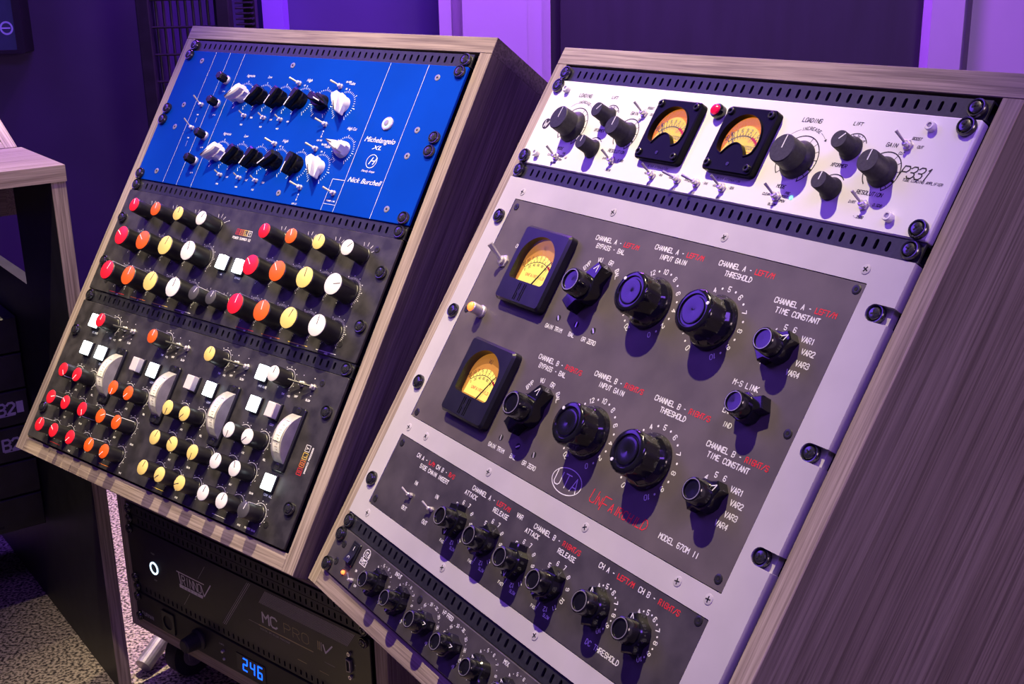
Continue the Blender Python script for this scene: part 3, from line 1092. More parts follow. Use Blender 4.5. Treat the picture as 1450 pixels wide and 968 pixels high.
def wave_window(r, yb, hump):
    """round-topped opening whose lower edge has a hump in the middle"""
    p = []
    a0 = math.degrees(math.asin(yb / r))
    for k_ in range(25):
        a = R(a0 + (180 - 2 * a0) * k_ / 24)
        p.append((r * math.cos(a), r * math.sin(a)))
    xl, xr = p[-1][0], p[0][0]
    bottom = []
    for k_ in range(1, 16):
        x = xl + (xr - xl) * k_ / 16
        u_ = abs(x) / 8.5
        y = yb - 4.2 * (1 - (abs(x) / xr) ** 4)
        if u_ < 1.4:
            y = max(y, yb - 4.2 + hump * math.cos(min(u_ / 1.4, 1) * PI / 2) ** .7)
        bottom.append((x, y))
    return p + bottom


for mx in (-43.5, 42.3):
    win = wave_window(22.3, -10.2, 11)
    b = MB().prism(rrect(-27.5, 27.5, -28, 27.5, 4), 0, 7.0, [offset(win, .0)[::-1]], c=1.0).build('amber_meter', 'meter_black', amp.t, amp.at(mx, 54))
    for sx in (-22.3, 22.3):
        for sy in (-22.4, 22.6):
            s_ = MB().lathe([(3.1, 6.6), (3.1, 8.4), (2.5, 8.8), (1.5, 8.6), (1.5, 7.4)], 16).build('bezel_screw', 'satin_black', b, (sx, sy, 0))
    rim = MB().prism(offset(win, -.02), 3.2, 7.9, [offset(win, -.85)[::-1]]).build('window_rim', 'meter_black', b)
    fb = MB().prism(circle(0, 0, 23.4, 32), .6, 1.4).build('dial_glow', 'amber_rim', b)
    f_ = MB()
    f_.prism([(21 * math.sin(R(a)), -14 + 28.5 * math.cos(R(a)) * 1.0) for a in range(46, -47, -6)] + [(-21.5, -16), (21.5, -16)], 1.4, 1.9)
    f_.build('dial_face', 'amber_face', b)
    d_ = MB()
    zf = 2.05
    d_.arc(0, -16, 21.5, -46, 18, .85, zf, 16)
    d_.ticks(0, -16, 21.5, 23.8, -46, 42, 13, .75, zf)
    d_.ticks(0, -16, 19.4, 20.6, -46, 42, 12, .6, zf)
    for k_, t_ in enumerate(('20', '10', '7', '5', '3', '2', '1', '0', '3')):
        a = -46 + 88 * k_ / 8
        d_.text(t_, 26.2 * math.sin(R(a)), -16 + 26.2 * math.cos(R(a)), 2.8, .55, zf, align='c', ang=a)
    d_.text('VU', 16, -14.5, 3.2, .5, zf, align='c')
    d_.text('-', -17, -2, 3, .3, zf, align='c')
    d_.arc(-15, -13, 2.1, 0, 360, .35, zf, 12)
    d_.line((0, -14), (-15.6, 7), .8, 3.0)
    d_.build('dial_print', 'ink_black', b)
    d2 = MB()
    d2.arc(0, -16, 21.6, 20, 45, 2.2, zf, 8)
    d2.line((-9, -7.4), (14, -7.4), .4, zf)
    d2.text('80', 6, -16 + 17.5, 1.8, .25, zf, align='c')
    d2.build('red_scale', 'ink_red', b)
    me = script_text('Whitestone', 7.0, .35, 'script')
    xs = [v_.co.x for v_ in me.vertices]
    for v_ in me.vertices:
        v_.co.x *= .029 / (max(xs) - min(xs))
    obj('dial_name', me, 'ink_black', b, (2, -3.4, 2.08))
    MB().prism(offset(win, -.5), 4.6, 5.0).build('window_glass', 'glass', b)
    MB().lathe([(1.6, 7), (1.6, 7.4)], 12).box(-.9, .9, -.25, .25, 7.3, 7.6).build('zero_screw', 'satin_black', b, (0, -21, 0))
    MB().text('METER ATTENUATION', 0, 0, 1.9, .26, 0, align='c', slant=.18).build('meter_caption', 'ink_black', amp.t, amp.at(mx + 1, 85.2, amp.z))
amp.done()

# ---- grey framed stereo compressor
YU = 2 * U + 2 * V3
comp = Unit('compressor', FR, YU, YU + 8 * U, 'grey framed tube compressor with dark plates, two tall meters and fluted black knobs', 'compressor')
LS, RS = (160.1, 260.3, 335.2, 436.2), (157.6, 258.3, 333.2, 434.2)


def notch(u, s, y):
    """screw slot cut in from the edge; s = side"""
    v_, r_, x_ = u.v(y), 6.2, 226.5
    if s > 0:
        return [(240.8, v_ - r_)] + [(x_ + r_ * math.cos(R(a)), v_ + r_ * math.sin(R(a))) for a in range(270, 89, -20)] + [(240.8, v_ + r_)]
    return [(-240.8, v_ + r_)] + [(-x_ + r_ * math.cos(R(a)), v_ + r_ * math.sin(R(a))) for a in range(90, -91, -20)] + [(-240.8, v_ - r_)]


hh = 4 * U - .4
out = [(-240.8, -hh), (240.8, -hh)]
for y in RS[::-1]:
    out += notch(comp, 1, y)
out += [(240.8, hh), (-240.8, hh)]
holes = [rrect(-216.2, 211.8, comp.v(b_), comp.v(a_), .6, 1)[::-1] for a_, b_ in ((139.6, 366.6), (385.4, 456.8))]
MB().prism(out, PH - 9, PH, holes).build('front_frame', 'grey_paint', comp.t)
for a_, b_, m in ((139.6, 366.6, 'brushed_black'), (385.4, 456.8, 'dark_brushed')):
    MB().prism(rrect(-215.6, 211.2, comp.v(b_ - .6), comp.v(a_ + .6), .5, 1), -2, PH - .4).build('control_plate', m, comp.t)
MB().box(-217, 213, comp.v(460), comp.v(136), -7, -4.5).build('backing_plate', 'hollow_black', comp.t)
for s, ys in ((-1, LS), (1, RS)):
    for y in ys:
        rack_screw(comp.t, comp.at(s * 226.8, y, -.8 if s > 0 else PH))
        if s > 0:
            MB().box(-8, 8, -7.2, 7.2, -8, -1.6).build('rack_ear', 'grey_paint', comp.t, comp.at(s * 229.5, y, 0))
for x in (-209.7, -70.5, 67.6, 205.8):
    frame_screw(comp.t, comp.at(x, 131.2 - x * .004))
    if x != 205.8:
        frame_screw(comp.t, comp.at(x, 463.6 - x * .008))
for x, y in ((-209.6, 377.0), (-177.7, 376.3), (-70.3, 375.4), (66.5, 374.2), (172.8, 373.9), (204.1, 373.8), (205, 462)):
    frame_screw(comp.t, comp.at(x, y))
comp.h = PH - .4
for x, y in ((-208.7, 147.3), (205.5, 145.2), (-209.1, 361), (205, 252.2), (-208.9, 392.8), (-208.9, 450.1), (204, 358.9), (203.9, 389.4), (203.9, 449), (-209, 254)):
    small_screw(comp.t, comp.at(x, y), 'black_plastic')


def m_bigknob():
    return MB().lathe([(22, 0), (22, 2.2), (19.6, 6.5), (17.8, 8.6), (17.5, 22.2), (17.1, 24.2), (15.8, 25.2), (13.2, 25.3), (12.5, 24.0), (11.0, 24.0), (10.5, 25.0), (8.5, 25.2), (.01, 24.4)], 48, lobes=12, amp=.024, lz=(5, 22.5), caps=False)


def bigknob(u, x, y, ang):
    k = obj('fluted_knob', cached('fluted_knob', 'bakelite', m_bigknob), 'bakelite', u.t, u.at(x, y), ang)
    obj('index_dot', cached('index_dot', 'ink_white', lambda: MB().lathe([(1.5, 25.0), (1.4, 25.6)], 12, 0, 14.2)), 'ink_white', k)
    sk = MB()
    return k


def m_skirt_print():
    b = MB()
    for i in range(10):
        a = 36 * i
        b.dot(20.9 * math.sin(R(a + 18)), 20.9 * math.cos(R(a + 18)), .5, 4.6, 8)
    return b


for x, y, a in ((23.5, 196.4, -52), (96.5, 196.0, 55), (23.6, 309.0, -50), (97.5, 308.8, -135)):
    k = bigknob(comp, x, y, a)
    thr = x > 50
    labs = [(str(n_), -120 + 30 * n_ * 1.0) for n_ in range(0, 11)] if thr else [('0', 150), ('2', 120), ('4', 90), ('6', 60), ('8', 30), ('10', 0), ('12', -30), ('14', -60), ('16', -90), ('18', -120), ('20', -150)]
    rr = 27.6
    if thr:
        labs = [(str(n_), -150 + 30 * n_) for n_ in range(11)]
    for t_, a_ in labs:
        comp.pen().text(t_, x + rr * math.sin(R(a_)), comp.v(y) + rr * math.cos(R(a_)), 3.9, .74, comp.z, align='c', ang=a_, adv=.72)
    for i in range(10):
        a_ = -135 + 30 * i
        comp.pen().dot(x + rr * math.sin(R(a_)), comp.v(y) + rr * math.cos(R(a_)), .95, comp.z, 10)


def m_bar(s, nose=14., tail=12.5):
    def f():
        b = MB()
        o = [(-4.6, -tail), (4.6, -tail), (5.2, -8), (9.2, -4.2), (9.8, 0), (9.0, 4), (5.2, 8), (3.0, nose), (-3.0, nose), (-5.2, 8), (-9.0, 4), (-9.8, 0), (-9.2, -4.2), (-5.2, -8)]
        b.prism([(x * s, y * s) for x, y in o], 0, 9.0 * s, c=.9)
        b.lathe([(8.6 * s, 6 * s), (8.2 * s, 9.5 * s), (7.7 * s, 17.2 * s), (7.3 * s, 18.0 * s), (6.5 * s, 18.3 * s), (6.0 * s, 17.3 * s), (.01, 17.2 * s)], 32, lobes=16, amp=.014, lz=(9 * s, 17 * s), caps=False)
        return b
    return f


def bar_knob(u, x, y, ang, s=1., nose=14., tail=12.5):
    k = obj('pointer_knob', cached('bar%.2f_%.1f' % (s, nose), 'bakelite', m_bar(s, nose, tail)), 'bakelite', u.t, u.at(x, y), ang)
    obj('rim_ring', cached('ring%.2f' % s, 'steel', lambda: MB().prism(circle(0, 0, 6.65 * s, 28), 18.1 * s, 18.42 * s, [circle(0, 0, 6.1 * s, 28)[::-1]])), 'steel', k)
    obj('arrow_mark', cached('arrow%.2f_%.1f' % (s, nose), 'ink_white', lambda: MB().path([(-1.7 * s, (nose - 5.2) * s), (0, (nose - .8) * s), (1.7 * s, (nose - 5.2) * s)], .7, 9.0 * s + .12)), 'ink_white', k)
    obj('set_screw_hole', cached('hole%.2f_%.1f' % (s, tail), 'hollow_black', lambda: MB().tube((0, -tail * s - .05, 5 * s), (0, -tail * s + .6, 5 * s), 1.3 * s, 1.3 * s, 12)), 'hollow_black', k)
    return k


for y, ch, side, r0 in ((202, 'A', 'LEFT/M', 0), (314.4, 'B', 'RIGHT/S', 1)):
    bar_knob(comp, -51, y, 27, 1.42, 17.5, 15.5)
    for t_, a in (('BYP', -45), ('VU', -15), ('GR', 15), ('BAL', 45)):
        comp.pen().text(t_, -51 + 28.9 * math.sin(R(a)), comp.v(y) + 28.9 * math.cos(R(a)), 3.8, .72, comp.z, align='c', ang=a * (1.25 if abs(a) > 20 else .6))
    for x, t_ in ((-76, 'GAIN TRIM'), (-50, 'BAL'), (-26.3, 'GR ZERO')):
        h_ = MB().lathe([(2.9, -.2), (2.9, .05)], 16).build('trim_pot', 'hollow_black', comp.t, comp.at(x, y + 30.4, comp.h + .1))
        MB().prism(rrect(-.7, .7, -2.5, 2.5, .5, 2), .05, .3).build('trim_slot', 'chrome', h_, (0, 0, 0), random.uniform(-60, 60))
        comp.text(t_, x, y + 39.8, 3.5, .68, align='c', adv=.78)
    off = 0 if ch == 'A' else 112.6
    for x, yy, t2, x2 in ((-77, 155.8, 'BYPASS - BAL', -71.5), (-1, 151, 'INPUT GAIN', 9), (74.3, 150.6, 'THRESHOLD', 84.6), (142.2, 166.5, 'TIME CONSTANT', 147)):
        w_ = 'CHANNEL %s - ' % ch
        comp.text(w_, x, yy + off, 3.9, .74, adv=.83)
        comp.text(side, x + 3.9 * .83 * len(w_), yy + off, 3.9, .74, 'ink_red', adv=.83)
        comp.text(t2, x2, yy + 6.8 + off, 3.9, .74, adv=.83)
    bar_knob(comp, 167.2, 199.8 + (0 if ch == 'A' else 113.2), 46, 1.16, 13, 12.5)
    yt = 199.8 + (0 if ch == 'A' else 113.2)
    for t_, a in (('1', -135), ('2', -105), ('3', -75), ('4', -45), ('5', -15), ('6', 15)):
        comp.pen().text(t_, 167.2 + 16.8 * math.sin(R(a)), comp.v(yt) + 16.8 * math.cos(R(a)), 3.7, .70, comp.z, align='c')
    for i, (x, y_) in enumerate(((180.3, -11.8), (185.1, -3.4), (184.9, 5.4), (180.4, 13.2))):
        comp.text('VAR%d' % (i + 1), x, yt + y_, 3.9, .74, adv=.8)
bar_knob(comp, 166.5, 246.8, -118, 1.1, 11, 15)
comp.text('M-S LINK', 139.8, 231.4, 3.9, .74)
comp.text('LNK', 142.5, 252.7, 3.6, .6)
comp.text('IND', 148, 262, 3.6, .6)
# meters
for my in (198.6, 310.4):
    def arch(w, hb, ht, rc):
        p = [(-w + rc, -hb), (w - rc, -hb)] + [(w - rc + rc * math.sin(R(a)), -hb + rc - rc * math.cos(R(a))) for a in range(15, 91, 15)]
        n_ = 20
        for k_ in range(n_ + 1):
            a = R(180 * k_ / n_)
            p.append((w * math.cos(a), (ht - w * .86) + w * .86 * math.sin(a)))
        p += [(-w + rc - rc * math.cos(R(a)), -hb + rc - rc * math.sin(R(a))) for a in range(0, 76, 15)]
        return p
    win = arch(26.5, 15.0, 28.5, 4)
    b = MB().prism(rrect(-35, 35, -36.8, 36.3, 5), 0, 9.4, [win[::-1]], c=2.2).build('level_meter', 'satin_black', comp.t, comp.at(-131.6, my))
    MB().prism(win, .4, 1.2).build('dial_shade', 'warm_shade', b)
    fc = [(-22, -14), (22, -14)] + [(26 * math.sin(R(a)), -20 + 33.5 * math.cos(R(a))) for a in range(52, -53, -8)]
    MB().prism(fc, 1.2, 1.6).build('dial_face', 'warm_face', b)
    d_ = MB()
    zf = 1.75
    d_.arc(0, -22, 29, -44, 24, .6, zf, 16)
    d_.ticks(0, -22, 29, 31.4, -44, 44, 12, .5, zf)
    for k_, t_ in enumerate(('20', '10', '7', '5', '3', '2', '1', '0', '2', '3')):
        a = -44 + 88 * k_ / 9
        d_.text(t_, 33.6 * math.sin(R(a)), -22 + 33.6 * math.cos(R(a)), 2.8, .42, zf, align='c', ang=a)
    for k_, t_ in enumerate(('0', '20', '40', '60', '80', '100')):
        a = -44 + 66 * k_ / 5
        d_.text(t_, 26.4 * math.sin(R(a)), -22 + 26.4 * math.cos(R(a)), 2.1, .36, zf, align='c', ang=a)
    d_.text('VU', -3, 20.5, 3.4, .45, zf, align='c')
    d_.build('dial_print', 'ink_black', b)
    d2 = MB().arc(0, -22, 29.4, 25, 45, 1.9, zf, 8)
    d2.text('UNFAIRCHILD', 0, -6.5, 2.6, .42, zf, align='c', adv=1.0)
    d2.build('red_scale', 'ink_red', b)
    MB().tube((2, -15, 3), (15.2, 9.6, 3), .75, .4, 6).build('needle', 'ink_black', b)
    MB().prism(offset(win, -.3), 6.4, 6.8).build('window_glass', 'glass', b)
    g_ = MB()
    for x in (-5.2, -2.6, 2.6, 5.2):
        g_.box(x - .45, x + .45, -33, -17, 9.2, 9.75)
    g_.build('ribbed_strip', 'bakelite', b)
    MB().lathe([(2.4, 9.2), (2.4, 9.8)], 14).box(-1.6, 1.6, -.3, .3, 9.7, 10.0).build('zero_screw', 'satin_black', b, (0, -25, 0))
toggle(comp.t, comp.at(-188, 200.4), (-5.5, 8.5, 19), 2.9, 6.4, base=4.0, name='power_switch')
comp.text('ON', -181, 183, 3.4, .55)
j = MB().lathe([(6.2, 0), (6.2, 2), (5.2, 3), (5.2, 12.5), (4.6, 13.2)], 20).build('pilot_lamp', 'chrome', comp.t, comp.at(-184.6, 251.6))
MB().lathe([(4.6, 12.6), (4.4, 14.2), (3.0, 15.6), (.01, 16)], 18, caps=False).build('orange_lens', 'lens_orange', j)
# emblem, name, model
comp.pen().path([(24.4 + 18.6 * math.cos(2 * PI * k_ / 36), comp.v(350.7) + 10.2 * math.sin(2 * PI * k_ / 36)) for k_ in range(37)], .75, comp.z)
comp.text('UTA', 24.4, 350.7, 11, .85, align='c', adv=.98, cw=.66)
x = 57
for ch, h_ in zip('UNFAIRCHILD', (10, 7, 11.5, 6.6, 6.6, 6.6, 6.6, 6.6, 6.6, 6.6, 8)):
    dy = 2.4 if ch == 'F' else 0
    comp.pen('ink_red').text(ch, x, comp.v(355.3) + h_ / 2 - dy, h_, .8, comp.z, cw=.62 if h_ < 9 else .66, slant=.12)
    x += {'I': 4.0}.get(ch, h_ * .83 if h_ > 7.5 else 6.0)
comp.text('MODEL 670M II', 138.6, 352.3, 3.9, .74, adv=.83)
# lower plate
for t_, x, m in (('CH A - ', -177.5, 'ink_white'), ('L/M ', -177.5 + 7 * 3.2, 'ink_red'), ('CH B - ', -177.5 + 11 * 3.2, 'ink_white'), ('R/S', -177.5 + 18 * 3.2, 'ink_red')):
    comp.text(t_, x, 394.6, 3.6, .70, m, adv=.89)
comp.text('SIDE CHAIN INSERT', -166, 401.4, 3.6, .70, adv=.83)
for x in (-158.5, -121):
    toggle(comp.t, comp.at(x, 429), (-6.5, 3.0, 8.5), 1.1, 2.6, base=1.8)
    comp.text('IN', x - 1.5, 417, 3.4, .66, align='c')
    comp.text('OUT', x - 1.5, 441.8, 3.4, .66, align='c')
for i, (x, a) in enumerate(((-78.9, 168), (-32.2, 205), (14.2, 168), (60.6, 205))):
    bar_knob(comp, x, 425.3, a, 1.14, 12.2, 12.6)
    for n_ in range(1, 13):
        aa = -15 + 30 * (n_ - 6)
        comp.pen().text(str(n_), x + 17.6 * math.sin(R(aa)), comp.v(425.3) + 17.6 * math.cos(R(aa)), 3.3, .66, comp.z, align='c', ang=aa if n_ not in (5, 6, 7) else 0, adv=.75)
    comp.text('FAST', x - 8.5, 446.2, 2.4, .42, align='c')
    comp.text('SLOW', x + 8.5, 446.6, 2.4, .42, align='c')
    comp.text('ATTACK' if i % 2 == 0 else 'RELEASE', x, 399.6, 3.6, .70, align='c', adv=.9)
for x, ch, side in ((-81, 'A', 'LEFT/M'), (12.6, 'B', 'RIGHT/S')):
    w_ = 'CHANNEL %s - ' % ch
    comp.text(w_, x, 393.2, 3.7, .70, adv=.88)
    comp.text(side, x + 3.7 * .88 * len(w_), 393.2, 3.7, .70, 'ink_red', adv=.88)
comp.text('VAR', -12.5, 393.1, 3.6, .70)
for x, ch, side, xt in ((115.3, 'A', 'LEFT/M', 97), (161.7, 'B', 'RIGHT/S', 143)):
    bar_knob(comp, x, 419.2, -20, 1.14, 12.0, 12.6)
    for n_ in range(3, 11):
        aa = -65 + 30 * (n_ - 3)
        comp.pen().text(str(n_), x + 16.5 * math.sin(R(aa)), comp.v(419.2) + 16.5 * math.cos(R(aa)), 3.4, .66, comp.z, align='c', ang=aa, adv=.75)
        if n_ < 10:
            comp.pen().dot(x + 16.5 * math.sin(R(aa + 15)), comp.v(419.2) + 16.5 * math.cos(R(aa + 15)), .75, comp.z, 8)
    w_ = 'CH %s - ' % ch
    comp.text(w_, xt, 392.2, 3.8, .70, adv=.83)
    comp.text(side, xt + 3.8 * .83 * len(w_), 392.2, 3.8, .70, 'ink_red', adv=.83)
comp.text('DC THRESHOLD', 117.8, 444, 3.7, .70, adv=.87)
comp.done()

# ---- slim dark equalizer
YM = 11 * U + 3 * V3 - V3 * 0
slim = Unit('equalizer', FR, 11 * U, 12 * U, 'slim dark grey equalizer with red power light below the grey compressor', 'equalizer')
slim.panel('dark_brushed')
rk = MB().prism(rrect(-7.2, 7.2, -10.8, 10.8, 1.2), 0, 1.6, c=.4).build('rocker_switch', 'satin_black', slim.t, slim.at(-200, 503.8))
rb = MB()
rb.add([(x_, y_, z_) for x_ in (-5, 5) for y_, z_ in ((-8.6, 1), (-8.6, 5.5), (0, 2.6), (8.6, 2.2), (8.6, 1))], [(0, 1, 2, 3, 4), (9, 8, 7, 6, 5), (0, 5, 6, 1), (1, 6, 7, 2), (2, 7, 8, 3), (3, 8, 9, 4)])
rb.build('rocker', 'satin_black', rk)
MB().line((0, 3), (0, 6.5), .7, 2.75).build('on_mark', 'ink_white', rk)
MB().arc(0, -4.8, 1.7, 0, 360, .6, 4.35, 14).build('off_mark', 'ink_white', rk)
slim.pen().arc(-180, slim.v(497), 5.4, 0, 360, .75, slim.z, 24)
slim.text('UTA', -180, 497, 5.0, .7, align='c', adv=.72, cw=.55)
slim.line([(-186, 501.6), (-174.5, 501.6), (-174.5, 506.8), (-186, 506.8), (-186, 501.6)], .6)
slim.text('MPEQ-1', -180.2, 504.2, 2.8, .5, align='c', adv=.66)
MB().lathe([(1.9, 0), (1.8, 1.6), (.9, 2.6), (.01, 2.8)], 14, caps=False).build('power_light', 'led_red', slim.t, slim.at(-202.2, 523.4))
toggle(slim.t, slim.at(-184, 524), (-2, 5, 7), .9, 2.4, base=1.6)
slim.text('ON', -186, 514.5, 1.9, .45)
slim.text('OFF', -178, 526, 1.9, .45)
for x, y in ((-222, 502.4), (-221.7, 519.6), (-79.6, 497.5)):
    small_screw(slim.t, slim.at(x, y), 'black_plastic')
SX = [-143.6, -102.2, -58, -14.5, 31.5, 73, 117, 160]
for i, x in enumerate(SX):
    a = (-165, -165, 75, 75, -45, -45, 60, -30)[i]
    bar_knob(slim, x, 510.6, a, 1.02, 12.4, 12.6)
    nums = ('0', '5', '10', '15', '20', '25', '30', '35', '40', '45') if i % 4 in (2, 3) else ('1', '2', '3', '4', '5', '6', '7', '8', '9', '10')
    for k_, t_ in enumerate(nums):
        aa = -135 + 30 * k_
        slim.pen().text(t_, x + 16.8 * math.sin(R(aa)), slim.v(510.6) + 16.8 * math.cos(R(aa)), 2.5, .46, slim.z, align='c', ang=aa, adv=.7)
        if k_ < 9:
            slim.pen().dot(x + 16.8 * math.sin(R(aa + 15)), slim.v(510.6) + 16.8 * math.cos(R(aa + 15)), .4, slim.z, 6)
for x, t_ in ((-122.6, 'INPUT'), (-36.1, 'HP FREQ'), (52.2, 'MIX'), (138, 'GAIN')):
    slim.text(t_, x, 491.6 + 1.4, 3.4, .6, align='c', adv=.66)
slim.screws([(s * 232.5, y) for s in (-1, 1) for y in (11 * U + e, 12 * U - e)])
slim.done()

# ------------------------------------------------------------------ lower cabinet with the processor
D = 420
low = thing('floor_cabinet', FT @ Matrix.Translation((0, 0, -.190)), 'low wooden cabinet on casters under the tilted racks', 'cabinet')
board('top_board', low, -264, 264, 198.5, 214, -D, 0, 'oak_x')
board('bottom_board', low, -244, 244, 0, 18, -D, 0, 'oak_x')
for s in (-1, 1):
    a, b = sorted((s * 244.2, s * 264))
    board('side_board', low, a, b, 0, 198.3, -D, 0, 'oak_z')
    a, b = sorted((s * 222, s * 244))
    board('rack_rail', low, a, b, 18.2, 198, -14, -9.2, 'hollow_black')
board('back_panel', low, -244, 244, 18.2, 198, -D + 4, -D + 12, 'hollow_black')
for cx in (-215, 215):
    for cz in (-60, -360):
        f_ = MB()
        f_.box(-22, 22, -6, 0, -22, 22)
        f_.lathe([(9, 0), (9, 1)], 12)
        f_.box(-16, -13, -60, -6, -16, 16)
        f_.box(13, 16, -60, -6, -16, 16)
        c_ = f_.build('caster', 'steel', low, (cx, 0, cz))
        w_ = MB().tube((-11.5, -53, 4), (11.5, -53, 4), 34.5, 34.5, 28)
        ww = w_.build('caster_wheel', 'rubber', c_)
        MB().tube((-13, -53, 4), (13, -53, 4), 19, 19, 20).build('wheel_hub', 'steel', ww)
vent(FT, -.6, 'black slotted vent panel, upper of two above the digital processor')
vent(FT, 14.4, 'black slotted vent panel, lower of two above the digital processor')
vent(FT, 118.6, 'black slotted vent panel between digital processor and power conditioner')

tri = Unit('processor', FT, 22, 22 + 2 * U, 'black digital room processor with glowing power ring in the floor cabinet', 'processor')
tri.panel('satin_black', 3.)
pr_ = MB().prism(circle(0, 0, 9.2, 32), 0, .8, [circle(0, 0, 7.0, 28)[::-1]]).build('power_ring', 'led_white', tri.t, tri.at(-184.5, 75))
MB().dot(0, 0, 6.9, .2, 24).build('power_button', 'gear_black', pr_)
tri.text('POWER', -184, 53, 2.0, .36, 'ink_grey', align='c')
tri.text('STBY', -184, 93, 2.0, .36, 'ink_grey', align='c')
tri.done('button_captions')
tri.line([(-131, 61), (-72, 61)], 1.6)
tri.line([(-127, 61), (-124, 78)], 2.0)
tri.text('RINNO', -121, 70.6, 12.5, 1.3, adv=.70, cw=.55)
tri.line([(-78.5, 65), (-73.5, 79), (-57.5, 57.8)], 1.8)
tri.pen().add([(-128, tri.v(78.8), tri.z - .02), (-127.6, tri.v(83.8), tri.z - .02), (-77.6, tri.v(83.8), tri.z - .02), (-75.5, tri.v(78.8), tri.z - .02)], [(0, 1, 2, 3)])
tri.text('AUDIO', -103, 81.3, 2.8, .4, 'ink_black', align='c', adv=2.6)
tri.done('maker_logo')
tri.line([(-66.3, 33.6), (-83.4, 56)], .5, 'ink_grey')
tri.line([(-105.8, 86.8), (-121.7, 108)], .5, 'ink_grey')
for dx, w_ in ((0, .5), (3, .9), (6, .6)):
    tri.line([(21.6 + dx, 26), (-38 + dx, 105)], w_, 'ink_grey')
tri.done('slanted_lines')
for k_ in range(82):
    x = 56.8 + k_ * 1.97
    tri.line([(x, 26.2), (x - 14.2, 46.4)], .62, 'ink_grey')
tri.done('hatched_band')
tri.text('MC', 47, 65.5, 14, 2.6, adv=1.12, cw=.85)
tri.text('PRO', 88, 65.0, 13.2, .7, 'ink_gold', adv=1.25, cw=.9)
tri.line([(18.5, 78.8), (38.5, 78.8)], .5, 'ink_grey')
tri.line([(38.5, 78.8), (140, 78.2)], 1.5, 'ink_gold')
tri.text('DIGITAL OPTIMIZER PROCESSOR', 41, 83, 2.2, .36, 'ink_grey', adv=.95)
for dx in (0, 3, 6):
    tri.line([(150 + dx, 59.5), (150 + dx, 70.5)], 1.4, 'ink_grey' if dx == 6 else 'ink_gold')
tri.line([(159.5, 61), (163, 71), (175.5, 57.5)], 2.0)
tri.line([(160, 84), (178, 84)], .5, 'ink_grey')
for x in (110, 150):
    tri.line([(x, 100), (x + 16, 100)], .8, 'ink_gold')
ds = MB().prism([(-4.2, -9), (3.2, -7.6), (3.2, 7.6), (-4.2, 9)], 0, 4, c=.7).build('data_socket', 'steel', tri.t, tri.at(206, 70))
MB().prism([(-2.6, -7), (1.8, -6), (1.8, 6), (-2.6, 7)], 4, 4.2).build('socket_face', 'hollow_black', ds)
for sy in (-15.5, 15.5):
    MB().lathe([(2.9, 0), (2.9, 3), (1.4, 3), (1.2, 1.5)], 6).build('jack_post', 'chrome', ds, (.4, sy, 0))
tri.done('model_name')
tri.text('O--.', 214, 70, 2.2, .36, 'ink_grey', align='c', ang=90)
tri.screws([(s * 232.5, y) for s in (-1, 1) for y in (29.2, 103.8)])
tri.done()

fur = Unit('power_conditioner', FT, 126.2, 126.2 + U, 'black power conditioner with blue number display at the cabinet bottom', 'power conditioner')
fur.panel('gear_black', 3., c=1.2)
dp = MB().box(-28, 30, -12.5, 12.5, 0, 1.0, .4).build('display', 'satin_black', fur.t, fur.at(13, 150.5))
dg = MB()
SEG = {'2': 'abged', '4': 'fgbc', '6': 'afgedc'}
for k_, ch in enumerate('246'):
    x0_ = -10 + k_ * 12.2
    sh = .12
    pt = {'a': ((0, 6.6), (6.4, 6.6)), 'b': ((6.4, 6), (6.4, .6)), 'c': ((6.4, -.6), (6.4, -6)), 'd': ((0, -6.6), (6.4, -6.6)), 'e': ((0, -.6), (0, -6)), 'f': ((0, 6), (0, .6)), 'g': ((.4, 0), (6, 0))}
    for sg in SEG[ch]:
        (ax, ay), (bx, by) = pt[sg]
        dg.line(((x0_ + ax + ay * sh) * 1.22 - 2, ay * 1.3), ((x0_ + bx + by * sh) * 1.22 - 2, by * 1.3), 2.2, 1.15)
dg.build('blue_digits', 'led_blue', dp)
MB().line((-17, -9.4), (-10, -9.4), .9, 1.15).build('red_caption', 'ink_red', dp)
fur.text('FURMAN', -214.5, 158.5, 5.2, .9, 'ink_grey', align='c', adv=.9)
oc = MB().prism(rrect(-14, 14, -16, 16, 2), 0, 2.5, [circle(0, 0, 10.5, 24)[::-1]], c=.6).build('outlet', 'satin_black', fur.t, fur.at(-163, 150))
MB().prism(circle(0, 0, 10.4, 24), .2, .8).build('outlet_face', 'gear_black', oc)
kn = MB().lathe([(15, 0), (15, 3), (12, 6), (10, 24), (8, 26)], 24).build('cable_plug', 'rubber', fur.t, fur.at(-95, 150))  # bulky black cable plug, shaped as a tapered tube
fur.text('LIGHTS', -46, 139, 2.0, .36, 'ink_grey', align='c')
MB().lathe([(2.4, 0), (2.2, 3), (1, 4)], 12).build('switch_stub', 'chrome', fur.t, fur.at(-43, 148))
MB().lathe([(2.0, 0), (1.8, 1.6), (.9, 2.2)], 12).build('status_light', 'ink_grey', fur.t, fur.at(-43, 160))
fur.screws([(s * 232.5, y) for s in (-1, 1) for y in (133.2, 164)])
fur.done()

